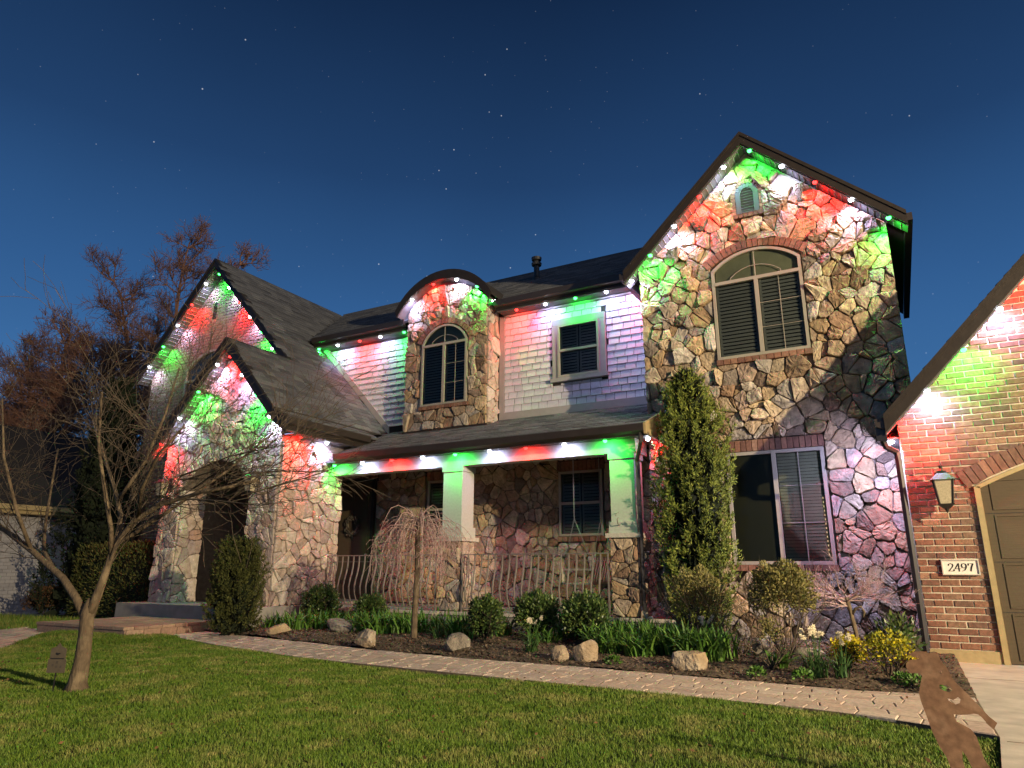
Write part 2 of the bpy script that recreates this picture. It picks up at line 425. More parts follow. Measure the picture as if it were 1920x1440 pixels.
def stone_mesh(poly, T, rng, depth):
    """one fieldstone: poly in wall coordinates, T maps (u, v, w) to the world, w outwards"""
    # drop tiny edges
    P = [p for i, p in enumerate(poly) if math.hypot(p[0] - poly[i - 1][0], p[1] - poly[i - 1][1]) > .012]
    if len(P) < 3: P = poly
    Q = []
    n0 = len(P)
    for i in range(n0):
        p, q, r = P[i - 1], P[i], P[(i + 1) % n0]
        lp, lr = math.hypot(q[0] - p[0], q[1] - p[1]), math.hypot(q[0] - r[0], q[1] - r[1])
        a = min(.28, rng.uniform(.012, .045) / max(.02, lp)); b = min(.28, rng.uniform(.012, .045) / max(.02, lr))
        Q.append((q[0] + (p[0] - q[0]) * a, q[1] + (p[1] - q[1]) * a))
        Q.append((q[0] + (r[0] - q[0]) * b, q[1] + (r[1] - q[1]) * b))
        if lr > .09:       # an uneven broken edge between the corners
            t = rng.uniform(.35, .65); k = rng.uniform(0, .09)
            mx_, mz_ = q[0] + (r[0] - q[0]) * t, q[1] + (r[1] - q[1]) * t
            c0 = sum(v[0] for v in P) / n0, sum(v[1] for v in P) / n0
            Q.append((mx_ + (c0[0] - mx_) * k, mz_ + (c0[1] - mz_) * k))
    cx = sum(q[0] for q in Q) / len(Q); cz = sum(q[1] for q in Q) / len(Q)
    rx = max(abs(q[0] - cx) for q in Q) + .01; rz = max(abs(q[1] - cz) for q in Q) + .01
    h = depth * rng.uniform(.45, 1.45); tx, tz = rng.uniform(-.55, .55) * h, rng.uniform(-.5, .5) * h
    n = len(Q); V = []
    for s, hh in ((1, -.01), (.992, .68), (.925, .93), (.55, 1.0)):
        for q in Q:
            ss = s * (1 + (rng.uniform(-.05, .03) if .9 > s > .6 else 0) + (rng.uniform(-.25, .25) if s < .6 else 0))
            dx, dz = (q[0] - cx) * ss, (q[1] - cz) * ss
            w = h * hh + (tx * dx / rx + tz * dz / rz) * (1 if hh > 0 else 0) + (rng.uniform(-.13, .13) * h if hh > 0 else 0)
            V.append((cx + dx, cz + dz, w))
    V.append((cx + rng.uniform(-.2, .2) * rx, cz + rng.uniform(-.2, .2) * rz, h * rng.uniform(.95, 1.15)))
    F = []
    for r_ in range(3):
        for i in range(n): F.append((r_ * n + i, r_ * n + (i + 1) % n, (r_ + 1) * n + (i + 1) % n, (r_ + 1) * n + i))
    for i in range(n): F.append((3 * n + i, 3 * n + (i + 1) % n, 4 * n))
    return [T(*v) for v in V], F

def lay_stones(parent, outer, holes, T, size, seed, m='stone', depth=.055, cap=300, gap=.006, aspect=1.25, flip=False):
    rng = random.Random(seed + 7)
    cells = stone_cells(outer, holes, size, seed, gap, aspect)
    cells.sort(key=lambda c: -area(c))
    rest = MB()
    for i, c in enumerate(cells):
        V, F = stone_mesh(c, T, rng, depth)
        if flip: F = [f[::-1] for f in F]
        if i < cap: MB().add(V, F).build('stone', m, parent)
        else: rest.add(V, F)
    if rest.V: stuff(rest.build('small_stones', m, parent))
    return len(cells)

BRICKME = {}
def brick_mesh(l, h, d, key):
    if key in BRICKME: return BRICKME[key]
    b = .006; m_ = MB()
    V = [(-l / 2, 0, -h / 2), (l / 2, 0, -h / 2), (l / 2, 0, h / 2), (-l / 2, 0, h / 2), (-l / 2, -d + b, -h / 2), (l / 2, -d + b, -h / 2), (l / 2, -d + b, h / 2), (-l / 2, -d + b, h / 2),
         (-l / 2 + b, -d, -h / 2 + b), (l / 2 - b, -d, -h / 2 + b), (l / 2 - b, -d, h / 2 - b), (-l / 2 + b, -d, h / 2 - b)]
    F = [(0, 1, 5, 4), (1, 2, 6, 5), (2, 3, 7, 6), (3, 0, 4, 7), (4, 5, 9, 8), (5, 6, 10, 9), (6, 7, 11, 10), (7, 4, 8, 11), (8, 9, 10, 11)]
    BRICKME[key] = (V, F)
    return V, F
def lay_bricks(parent, outer, holes, Y, m, key, l=.189, h=.0655, course=.079, pitch=.203, d=.012, cap=300, seed=1, name='brick', order=None):
    """running bond on a wall that faces -Y; single bricks until the cap, the rest as one part"""
    rng = random.Random(seed)
    outer = ccw(outer); holes = [ccw(q) for q in holes]
    xs = [p[0] for p in outer]; zs = [p[1] for p in outer]
    V0, F0 = brick_mesh(l, h, d, key)
    me = bpy.data.meshes.new(name); me.from_pydata(V0, [], F0); me.materials.append(M[m])
    full, part = [], MB()
    z = min(zs) + course / 2; row = 0
    while z < max(zs):
        x = min(xs) - pitch + (pitch / 2 if row % 2 else 0)
        while x < max(xs) + pitch:
            poly = rect(x - l / 2, x + l / 2, z - h / 2, z + h / 2)
            a0 = area(poly)
            for n_ in range(len(outer)):
                (ax, az), (bx, bz) = outer[n_], outer[(n_ + 1) % len(outer)]
                L_ = math.hypot(bx - ax, bz - az); nx_, nz_ = (bz - az) / L_, -(bx - ax) / L_
                poly = clip(poly, nx_, nz_, nx_ * ax + nz_ * az)
                if len(poly) < 3: break
            for q in holes:
                if len(poly) < 3: break
                cx = sum(p[0] for p in poly) / len(poly); cz = sum(p[1] for p in poly) / len(poly)
                dd, e_ = inside(q, cx, cz)
                if dd < .3: poly = clip(poly, -e_[0], -e_[1], -e_[2] - .006)
            a1 = area(poly) if len(poly) > 2 else 0
            dy = rng.uniform(-.003, .003)
            if a1 > a0 * .97: full.append((x + rng.uniform(-.003, .003), Y + dy, z + rng.uniform(-.002, .002)))
            elif a1 > a0 * .12: full.append(poly)
            x += pitch
        z += course; row += 1
    if order: full.sort(key=lambda f: order(f) if isinstance(f, tuple) else order((f[0][0], 0, f[0][1])))
    for i, f in enumerate(full):
        if isinstance(f, tuple):
            if i < cap:
                ob = link(name, me, f, parent)
                ob.rotation_euler = (0, rng.uniform(-.008, .008), 0)
            else: part.add([(v[0] + f[0], v[1] + f[1], v[2] + f[2]) for v in V0], F0)
        else:
            mb = MB() if i < cap else part
            mb.prism([(p[0], Y, p[1]) for p in f], (0, -d, 0))
            if i < cap: mb.build(name, m, parent)
    if part.V: stuff(part.build(name + 's_beyond', m, parent))

def arch_pts(x0, x1, zs, zc, n=14):
    """segmental arch from (x0,zs) over the crown zc to (x1,zs)"""
    hw, r_ = (x1 - x0) / 2, zc - zs; R = (hw * hw + r_ * r_) / (2 * r_); cx, cz = (x0 + x1) / 2, zc - R
    a = math.asin(min(1, hw / R))
    if r_ > hw: a = math.pi - a
    return [(cx - R * math.sin(a - 2 * a * i / n), cz + R * math.cos(a - 2 * a * i / n)) for i in range(n + 1)], (cx, cz, R, a)
def arch_bricks(parent, x0, x1, zs, zc, Y, w, d, m, pitch=.085, name='arch_brick'):
    _, (cx, cz, R, a) = arch_pts(x0, x1, zs, zc)
    a += .03 / R
    n = int(2 * a * (R + w / 2) / pitch)
    for i in range(n):
        t0, t1 = -a + 2 * a * (i + .06) / n, -a + 2 * a * (i + .94) / n
        P = [(cx + r_ * math.sin(t), cz + r_ * math.cos(t)) for r_, t in ((R + .01, t0), (R + .01, t1), (R + w, t1), (R + w, t0))]
        MB().prism([(p[0], Y, p[1]) for p in P], (0, -d, 0)).build(name, m, parent)
def soldier(parent, x0, x1, z0, z1, Y, d, m, pitch=.085, name='soldier_brick'):
    n = max(1, int((x1 - x0) / pitch)); p = (x1 - x0) / n
    for i in range(n): MB().box(x0 + i * p + .005, x0 + (i + 1) * p - .005, Y - d, Y, z0, z1).build(name, m, parent)
def wallT(Y): return lambda u, v, w: (u, Y - w, v)
def sideT(X): return lambda u, v, w: (X + w, u, v)

# ------------------------------------------------------------------ windows
def louvres(parent, x0, x1, z0, z1, Y, m='shutter', pitch=.062, tilt=.5, name='louvre'):
    mb = MB(); z = z0 + pitch / 2
    MB().box(x0, x0 + .035, Y - .016, Y, z0, z1).box(x1 - .035, x1, Y - .016, Y, z0, z1).build('shutter_stile', m, parent)
    me = None
    while z < z1 - .01:
        hh = pitch * .42
        q = MB().beam((x0 + .037, Y - .012, z), (x1 - .037, Y - .012, z), .006, hh * 2, (0, .45, 1))
        if me is None:
            ob = q.build(name, m, parent); me = ob.data
        else: link(name, me, ((x0 + x1) / 2, Y - .012, z), parent)
        z += pitch
def window(house, x0, x1, z0, z1, Y, split='v', arch=0, transom=None, fm='frame', fw=.05, shut=True, left_screen=False, muntins=True, name='window', proud=.0):
    """Y is the face of the backing; everything stands in front of it"""
    w = MB().box(x0, x1, Y - .012, Y - .004, z0, z1)
    if arch:
        pts, _ = arch_pts(x0, x1, z1, z1 + arch)
        w.prism([(p[0], Y - .004, p[1]) for p in pts], (0, -.008, 0))
    W = w.build(name, 'inside', house)
    f0, f1 = Y - .085 - proud, Y - .01
    fr = MB().box(x0, x0 + fw, f0, f1, z0, z1).box(x1 - fw, x1, f0, f1, z0, z1).box(x0 + fw, x1 - fw, f0, f1, z0, z0 + fw)
    if arch:
        pts, (cx, cz, R, a) = arch_pts(x0, x1, z1, z1 + arch, 16)
        for i in range(16):
            P = [pts[i], pts[i + 1]]
            Q = [(cx + (p[0] - cx) * (R - fw) / R, cz + (p[1] - cz) * (R - fw) / R) for p in P]
            fr.prism([(P[0][0], f0, P[0][1]), (P[1][0], f0, P[1][1]), (Q[1][0], f0, Q[1][1]), (Q[0][0], f0, Q[0][1])], (0, f1 - f0, 0))
    else: fr.box(x0 + fw, x1 - fw, f0, f1, z1 - fw, z1)
    fr.build('frame', fm, W)
    top = z1 if not transom else transom
    if transom: MB().box(x0 + fw, x1 - fw, f0 - .004, f1, transom, transom + .055).build('transom_bar', fm, W)
    g = MB(); xm = (x0 + x1) / 2
    if split == 'v':
        MB().box(xm - .03, xm + .03, f0 - .004, f1, z0 + fw, top).build('mullion', fm, W)
        MB().box(x0 + fw, xm - .03, Y - .046, Y - .043, z0 + fw, top).build('pane', 'glass', W)
        MB().box(xm + .03, x1 - fw, Y - .046, Y - .043, z0 + fw, top).build('pane', 'glass', W)
        halves = [(x0 + fw, xm - .03), (xm + .03, x1 - fw)]
    else:
        zm = (z0 + z1) / 2
        MB().box(x0 + fw, x1 - fw, f0 - .004, f1, zm - .025, zm + .025).build('meeting_rail', fm, W)
        MB().box(x0 + fw, x1 - fw, Y - .046, Y - .043, z0 + fw, zm - .025).build('pane', 'glass', W)
        MB().box(x0 + fw, x1 - fw, Y - .046, Y - .043, zm + .025, z1 - fw).build('pane', 'glass', W)
        halves = [(x0 + fw, xm - .004), (xm + .004, x1 - fw)]
    if arch:
        zb = (transom or z1) + .055
        P = [(p[0], zb if p[1] < zb else p[1] - .03) for p in pts[1:-1]]
        poly = [(x0 + fw, Y - .044, zb), (x1 - fw, Y - .044, zb)] + [(min(max(p[0], x0 + fw), x1 - fw), Y - .044, max(zb, p[1])) for p in P[::-1]]
        MB().prism(poly, (0, -.003, 0)).build('pane', 'glass', W)
        mt = MB().box(xm - .007, xm + .007, Y - .062, Y - .048, zb, z1 + arch - fw)
        ip, _ = arch_pts(x0 + .22 * (x1 - x0), x1 - .22 * (x1 - x0), zb + .05, zb + .05 + .16 * (x1 - x0) * .7, 8)
        for a_, b_ in zip(ip, ip[1:]): mt.beam((a_[0], Y - .056, a_[1]), (b_[0], Y - .056, b_[1]), .008, .012, (0, 1, 0))
        mt.beam((ip[0][0], Y - .056, zb), (ip[0][0], Y - .056, ip[0][1]), .008, .012, (0, 1, 0)).beam((ip[-1][0], Y - .056, zb), (ip[-1][0], Y - .056, ip[-1][1]), .008, .012, (0, 1, 0))
        mt.build('muntin', fm, W)
        MB().prism([(p[0], Y - .014, p[1]) for p in ([(x0 + fw, zb), (x1 - fw, zb)] + [(min(max(q[0], x0 + fw), x1 - fw), max(zb, q[1])) for q in P[::-1]])], (0, -.004, 0)).build('shade', 'blind', W)
    if muntins:
        for k, (a_, b_) in enumerate(halves):
            if split == 'v' and not (left_screen and k == 0):
                c_ = (a_ + b_) / 2; mt = MB().box(c_ - .005, c_ + .005, Y - .054, Y - .047, z0 + fw, top)
                nn = 3
                for i in range(1, nn):
                    zz = z0 + fw + (top - z0 - fw) * i / nn; mt.box(a_, c_ - .007, Y - .058, Y - .048, zz - .004, zz + .004).box(c_ + .007, b_, Y - .058, Y - .048, zz - .004, zz + .004)
                mt.build('muntin', fm, W)
    if shut:
        for a_, b_ in halves: louvres(W, a_ + .01, b_ - .01, z0 + fw, top - .01, Y - .014, tilt=.5)
    return W

# ------------------------------------------------------------------ ground
def poly_sheet(name, pts, z, m, parent=None):
    mb = MB(); mb.add([(x, y, z) for x, y in pts], [tuple(range(len(pts)))]); return mb.build(name, m, parent)
g = struct(MB().add([(-400, -200, -.12), (300, -200, -.12), (300, 500, -.12), (-400, 500, -.12)], [(0, 1, 2, 3)]).build('ground', 'ground'))
FRONT = [(.42, 5.72), (-.31, 6.02), (-.93, 6.14), (-2.16, 6.18), (-3.36, 6.29), (-4.71, 6.36), (-6.5, 6.48), (-8.6, 6.95), (-10.5, 7.5)]
BACK = [(.42, 7.30), (-.48, 7.20), (-1.08, 7.24), (-2.58, 7.34), (-4.52, 7.38), (-5.96, 7.5), (-7.88, 7.83), (-10.5, 8.25)]
LAWN = [(.42, 5.72)] + FRONT[1:] + [(-10.5, 6.85), (-12.3, 6.85), (-10.6, 5.2), (-8.2, 2.8), (-6.5, -4), (3.0, -4), (.30, 4.6)]
BEDP = BACK + [(-10.5, 8.7), (-9.7, 8.8), (-9.7, 10.4), (-3.0, 10.4), (-3.0, 11.15), (.2, 11.15), (.2, 9.95), (.42, 9.95)]
def in_poly(P, x, y):
    x = np.asarray(x); y = np.asarray(y); c = np.zeros(x.shape, bool); n = len(P)
    for i in range(n):
        (x0, y0), (x1, y1) = P[i], P[(i + 1) % n]
        if y0 == y1: continue
        c ^= ((y0 > y) != (y1 > y)) & (x < (x1 - x0) * (y - y0) / (y1 - y0) + x0)
    return c
def lawn_z(x, y): return .015 + .02 * np.sin(x * 1.3 + y * .7) * np.cos(y * 1.1) + .06 * np.exp(-((x + 11) ** 2 / 2 + (y - 6.6) ** 2 / .5))
# lawn sheet as a fine grid, so the turf undulates
gx, gy = np.meshgrid(np.linspace(-16, 5, 260), np.linspace(-4, 8, 160))
cell = in_poly(LAWN, gx[:-1, :-1] + .04, gy[:-1, :-1] + .04)
idx = np.arange(gx.size).reshape(gx.shape)
quads = np.stack([idx[:-1, :-1], idx[:-1, 1:], idx[1:, 1:], idx[1:, :-1]], -1)[cell]
lawn = struct(raw('lawn', np.stack([gx.ravel(), gy.ravel(), lawn_z(gx, gy).ravel() - .02], 1), quads, 'turf', smooth=True))
struct(MB().prism([(x, y, -.10) for x, y in LAWN], (0, 0, .06)).build('lawn_base', 'turf'))
# planting bed
gx, gy = np.meshgrid(np.linspace(-10.6, .5, 300), np.linspace(7.1, 11.2, 120))
rs = np.random.RandomState(3)
nz = rs.rand(*gx.shape) * .022 + .015 * np.sin(gx * 5.3 + 2 * np.sin(gy * 4)) * np.sin(gy * 6.1)
cell = in_poly(BEDP, gx[:-1, :-1] + .018, gy[:-1, :-1] + .017)
idx = np.arange(gx.size).reshape(gx.shape)
quads = np.stack([idx[:-1, :-1], idx[:-1, 1:], idx[1:, 1:], idx[1:, :-1]], -1)[cell]
struct(raw('planting_bed', np.stack([gx.ravel(), gy.ravel(), (.012 + nz + np.clip(gy - 7.4, 0, 2) * .035).ravel()], 1), quads, 'soil'))
def bed_z(x, y): return .02 + min(max(y - 7.4, 0), 2) * .035
# mulch chips
n = 16000
X = rs.uniform(-10.4, .4, n); Y = rs.uniform(7.15, 10.6, n); k = in_poly(BEDP, X, Y); X, Y = X[k], Y[k]; n = len(X)
Z = .03 + np.clip(Y - 7.4, 0, 2) * .035 + rs.rand(n) * .012
a = rs.rand(n) * 6.28; s = rs.uniform(.008, .03, n); t = rs.uniform(-.6, .6, n)
c_, s_ = np.cos(a), np.sin(a)
P = np.stack([np.stack([X + (u * c_ - v * s_ * .4) * s, Y + (u * s_ + v * c_ * .4) * s, Z + u * t * s + w_ * s * .5], 1) for u, v, w_ in ((-1, -1, 0), (1, -1, .3), (1, 1, 0), (-1, 1, .4))], 1)
stuff(raw('mulch', P.reshape(-1, 3), np.arange(n * 4).reshape(-1, 4), 'mulch'), 'brown bark mulch scattered over the planting bed')
# driveway
dv = struct(MB().prism([(.425, 10.0, -.1), (.425, 5.72, -.1), (.34, 4.8, -.1), (.42, 3.6, -.1), (.9, 0, -.1), (1.2, -6, -.1), (9, -6, -.1), (9, 10.0, -.1)], (0, 0, .112)).build('driveway', 'concrete'))
for y_ in (8.6, 5.6, 2.6): MB().box(.45, 8.9, y_, y_ + .012, .0122, .0135).build('control_joint', 'joint', dv)
# walkway: a sand bed with pavers on it
wk = struct(MB().prism([(x, y, -.06) for x, y in FRONT + BACK[::-1]], (0, 0, .077)).build('walkway', 'joint'))
def lerp_poly(P, x):
    for (x0, y0), (x1, y1) in zip(P, P[1:]):
        if x1 <= x <= x0: return y0 + (y1 - y0) * (x - x0) / (x1 - x0)
    return P[-1][1] if x < P[-1][0] else P[0][1]
rng = random.Random(5)
pavers = []
NR = 7
def walk_pt(u, v):       # u: metres along the walk from the driveway, v: 0 at the lawn, 1 at the bed
    x = .41 - u; yf, yb = lerp_poly(FRONT, x), lerp_poly(BACK, x)
    return (x, yf + (yb - yf) * v)
for r_ in range(NR):
    u = -rng.random() * .2 if r_ else 0
    while u < 10.85:
        l_ = rng.choice((.15, .21, .21, .27)); a0, a1 = max(u, 0), min(u + l_ - .006, 10.85); u += l_
        if a1 - a0 < .04: continue
        v0, v1 = r_ / NR, (r_ + 1) / NR - .008
        k = .02 * (1 if r_ % 2 else -1)
        pavers.append([walk_pt(a0, v0), walk_pt(max(0, a0 + k), v1), walk_pt(max(0.01, a1 + k), v1), walk_pt(a1, v0)])
pavers.sort(key=lambda p: (p[0][0] ** 2 + p[0][1] ** 2))
rest = MB()
def paver(mb, p, h):
    cx = sum(q[0] for q in p) / 4; cyy = sum(q[1] for q in p) / 4
    tl = rng.uniform(-.003, .003)
    V = [(q[0], q[1], 0) for q in p] + [(q[0], q[1], h - .005) for q in p] + [(cx + (q[0] - cx) * .93, cyy + (q[1] - cyy) * .95, h + tl) for q in p]
    mb.add(V, [(0, 1, 5, 4)[::-1], (1, 2, 6, 5)[::-1], (2, 3, 7, 6)[::-1], (3, 0, 4, 7)[::-1], (4, 5, 9, 8)[::-1], (5, 6, 10, 9)[::-1], (6, 7, 11, 10)[::-1], (7, 4, 8, 11)[::-1], (8, 9, 10, 11)[::-1]])
for i, p in enumerate(pavers):
    h = .022 + rng.uniform(-.002, .002)
    if i < 300:
        mb = MB(); paver(mb, p, h); mb.build('paver', 'paver', wk)
    else: paver(rest, p, h)
stuff(rest.build('far_pavers', 'paver', wk))
# left arm of the walk
lw = struct(MB().prism([(-12.35, 6.84, -.06), (-10.6, 5.2, -.06), (-8.4, 3.0, -.06), (-9.6, 1.6, -.06), (-12.95, 5.6, -.06), (-14.1, 7.2, -.06), (-12.95, 7.2, -.06), (-12.95, 6.84, -.06)], (0, 0, .06)).build('side_walkway', 'joint'))
mb = MB(); LW = [(-12.35, 6.84), (-10.6, 5.2), (-8.4, 3.0), (-9.6, 1.6), (-12.95, 5.6), (-14.1, 7.2), (-12.95, 7.2), (-12.95, 6.84)]
for i in range(-60, 60):
    for j in range(-30, 30):
        u, v = i * .2 + (.1 if j % 2 else 0), j * .13
        px, py = -11.3 + u * .68 - v * .73, 4.9 - u * .73 - v * .68
        if in_poly(LW, np.array([px]), np.array([py]))[0]:
            paver(mb, [(px - .065 - .04, py + .07 - .043), (px + .065 - .04, py - .07 - .043), (px + .065 + .04, py - .07 + .043), (px - .065 + .04, py + .07 + .043)][::-1], .02)
stuff(mb.build('side_pavers', 'paver', lw))

# ------------------------------------------------------------------ the house
H = thing('stone_house', 'two storey stone and shingle house with a tall stone gable and a covered porch', 'house', (-6, 12, 0))
# --- tall stone gable wall
TY = 11.1
outer = [(-3.45, .05), (.466, .05), (.466, 6.2), (-1.49, 7.95), (-3.45, 6.2)]
tw = MB().prism([(x, TY, z) for x, z in [(-3.45, -.05), (.466, -.05), (.466, 6.2), (-1.49, 8.05), (-3.45, 6.2)]], (0, 4.5, 0)).build('gable_wall', 'mortar', H)
up_hole = [(-2.21, 4.28), (-.78, 4.28), (-.78, 5.97)] + [(p[0], p[1]) for p in arch_pts(-2.34, -.66, 5.97, 6.36, 8)[0][::-1][1:-1]] + [(-2.21, 5.97)]
low_hole = rect(-2.22, -.76, 1.03, 3.02)
vent_hole = [(-1.74, 6.80), (-1.28, 6.80), (-1.28, 7.32), (-1.37, 7.46), (-1.51, 7.52), (-1.65, 7.46), (-1.74, 7.32)]
lay_stones(tw, outer, [up_hole, low_hole, vent_hole], wallT(TY), .225, 11, depth=.08, aspect=1.2)
window(H, -2.2, -.79, 4.36, 5.93, TY, 'v', arch=.29, transom=5.66, fw=.045, left_screen=True)
arch_bricks(tw, -2.22, -.77, 5.98, 6.23, TY, .16, .085, 'brick')
soldier(tw, -2.22, -.77, 4.27, 4.355, TY, .10, 'brick', .11, 'sill_brick')
W2 = window(H, -2.2, -.78, 1.12, 2.82, TY, 'v', fw=.05, shut=False, left_screen=True)
MB().box(-2.15, -1.52, TY - .04, TY - .036, 1.17, 2.77).build('insect_screen', 'screen', W2)
bl = None
for i in range(33):
    z = 1.20 + i * .048
    q = MB().beam((-1.45, TY - .022, z), (-.84, TY - .022, z), .004, .044, (0, .25, 1))
    if bl is None: bl = q.build('blind_slat', 'blind', W2).data
    else: link('blind_slat', bl, ((-1.45 - .84) / 2, TY - .022, z), W2)
for i in range(14): MB().box(-.872, -.862, TY - .0345, TY - .033, 1.25 + i * .062, 1.275 + i * .062).build('lit_blind_gap', 'blindgap', W2)
soldier(tw, -2.22, -.76, 2.83, 3.0, TY, .085, 'brick')
soldier(tw, -2.22, -.76, 1.03, 1.115, TY, .10, 'brick', .11, 'sill_brick')
# gable vent
vp = [(-1.66, 6.88), (-1.36, 6.88)] + arch_pts(-1.66, -1.36, 7.24, 7.40, 8)[0][::-1]
V = MB().prism([(x, TY - .004, z) for x, z in vp], (0, -.01, 0)).build('gable_vent', 'inside', H)
fr = MB(); loop = vp + [vp[0]]
for a_, b_ in zip(loop, loop[1:]): fr.beam((a_[0], TY - .06, a_[1]), (b_[0], TY - .06, b_[1]), .09, .02, (0, 1, 0) if False else (0, 0, 1) if abs(a_[1] - b_[1]) < .01 else (0, 1, 0))
fr.build('vent_frame', 'vent', V)
for i in range(9):
    z = 6.92 + i * .05; hw = .14 if z < 7.25 else .14 * math.sqrt(max(.1, 1 - ((z - 7.25) / .16) ** 2))
    MB().beam((-1.51 - hw, TY - .045, z), (-1.51 + hw, TY - .045, z), .05, .012, (0, .8, 1)).build('vent_slat', 'vent', V)
arch_bricks(tw, -1.69, -1.33, 7.26, 7.44, TY, .075, .07, 'brick', .06)
for s_ in (-1, 1):
    for i in range(6): MB().box(-1.51 + s_ * .225 - .04, -1.51 + s_ * .225 + .04, TY - .07, TY, 6.885 + i * .064, 6.94 + i * .064).build('vent_brick', 'brick', tw)
soldier(tw, -1.75, -1.27, 6.80, 6.87, TY, .10, 'brick', .08, 'sill_brick')

# --- rake boards, soffits and roofs
def rake(parent, a, e_, yf, yw, fh=.22, strips=True, name='rake_board'):
    """a, e_: apex and eave (x, z) of the roof's top line at the front"""
    ax, az = a; ex, ez = e_
    MB().prism([(ax, yf, az - .03), (ex, yf, ez - .03), (ex, yf, ez - fh), (ax, yf, az - fh)], (0, .04, 0)).build(name, 'dark_trim', parent)
    MB().prism([(ax, yf - .02, az), (ex, yf - .02, ez), (ex, yf - .02, ez - .07), (ax, yf - .02, az - .07)], (0, .018, 0)).build('drip_edge', 'dark_trim', parent)
    MB().prism([(ax, yf + .045, az - fh + .03), (ex, yf + .045, ez - fh + .03), (ex, yf + .045, ez - fh + .01), (ax, yf + .045, az - fh + .01)], (0, yw - yf - .045, 0)).build('soffit', 'soffit', parent)
    # soffit board joints
    l = math.hypot(ex - ax, ez - az); n_ = int(l / .11); mb = MB()
    for i in range(1, n_):
        t = i / n_; x_, z_ = ax + (ex - ax) * t, az + (ez - az) * t
        mb.box(x_ - .005, x_ + .005, yf + .05, yw - .01, z_ - fh + .002, z_ - fh + .012)
    mb.build('soffit_ribs', 'trim', parent)
    t = .06
    MB().prism([(ax, yf + .042, az - fh + .008), (ex, yf + .042, ez - fh + .008), (ex, yf + .042, ez - fh - .02), (ax, yf + .042, az - fh - .02)], (0, .03, 0)).build('light_track', 'soffit', parent)
def roof_tabs(parent, P, zf, axis, seed, w=.30, e=.145, m='roof', name='roof_shingles', th=.012):
    """asphalt tabs over polygon P (x, y); zf(x, y) gives height; axis: the direction the water runs"""
    rng = random.Random(seed); mb = MB()
    xs = [p[0] for p in P]; ys = [p[1] for p in P]
    P_ = P
    if axis == 'x':
        dz = zf(xs[0] + 1, ys[0]) - zf(xs[0], ys[0]); s = 1 / math.hypot(1, dz); step = e * s
        n1 = int((max(xs) - min(xs)) / step) + 1
        for i in range(n1):
            x0 = min(xs) + i * step
            y = min(ys) - rng.random() * w
            while y < max(ys):
                ww = rng.uniform(.7, 1.2) * w
                if in_poly(P_, np.array([x0 + step / 2]), np.array([y + ww / 2]))[0]:
                    y0, y1 = max(y + .002, min(ys)), min(y + ww - .002, max(ys)); hi = th + rng.random() * .008
                    lo, hi_ = (hi, .003) if dz < 0 else (.003, hi)
                    xa, xb = x0, x0 + step
                    # lower end stands proud
                    za, zb = zf(xa, y), zf(xb, y)
                    ua, ub = (.003, hi) if dz < 0 else (hi, .003)
                    mb.add([(xa, y0, za + ua), (xb, y0, zb + ub), (xb, y1, zb + ub), (xa, y1, za + ua), (xa, y0, za - .01), (xb, y0, zb - .01), (xb, y1, zb - .01), (xa, y1, za - .01)], [(0, 1, 2, 3), (0, 4, 5, 1), (1, 5, 6, 2), (2, 6, 7, 3), (3, 7, 4, 0)])
                y += ww
    else:
        dz = zf(xs[0], ys[0] + 1) - zf(xs[0], ys[0]); s = 1 / math.hypot(1, dz); step = e * s
        n1 = int((max(ys) - min(ys)) / step) + 1
        for i in range(n1):
            y0 = min(ys) + i * step; x = min(xs) - rng.random() * w
            while x < max(xs):
                ww = rng.uniform(.7, 1.2) * w
                if in_poly(P_, np.array([x + ww / 2]), np.array([y0 + step / 2]))[0]:
                    x0, x1 = max(x + .002, min(xs)), min(x + ww - .002, max(xs)); hi = th + rng.random() * .008
                    ua, ub = (hi, .003) if dz > 0 else (.003, hi)
                    za, zb = zf(x, y0), zf(x, y0 + step)
                    mb.add([(x0, y0, za + ua), (x1, y0, za + ua), (x1, y0 + step, zb + ub), (x0, y0 + step, zb + ub), (x0, y0, za - .01), (x1, y0, za - .01), (x1, y0 + step, zb - .01), (x0, y0 + step, zb - .01)], [(0, 1, 2, 3), (0, 4, 5, 1), (1, 5, 6, 2), (2, 6, 7, 3), (3, 7, 4, 0)])
                x += ww
    if mb.V: return stuff(mb.build(name, m, parent))
def roof(parent, P, zf, axis, seed, tabs=True, th=.05, name='roof'):
    mb = MB(); n_ = len(P)
    top = [(x, y, zf(x, y) - .004) for x, y in P]
    mb.prism(top, (0, 0, -th))
    r = mb.build(name, 'roof_deck', parent)
    if tabs: roof_tabs(r, P, zf, axis, seed)
    return r
# tower roof
tr_l = roof(H, [(-1.49, 10.77), (-3.66, 10.77), (-3.66, 15.5), (-1.49, 15.5)], lambda x, y: 8.27 + (x + 1.49) * .975, 'x', 1)
tr_r = roof(H, [(-1.49, 10.77), (.73, 10.77), (.73, 15.5), (-1.49, 15.5)], lambda x, y: 8.27 - (x + 1.49) * .94, 'x', 2)
rake(tr_l, (-1.49, 8.27), (-3.66, 6.154), 10.75, TY)
rake(tr_r, (-1.49, 8.27), (.73, 6.183), 10.75, TY)
MB().box(.70, .80, 10.76, 15.4, 6.02, 6.14).build('gutter', 'gutter', tr_r)

MB().box(-3.74, -3.64, 10.76, 11.9, 6.0, 6.12).build('gutter', 'gutter', tr_l)
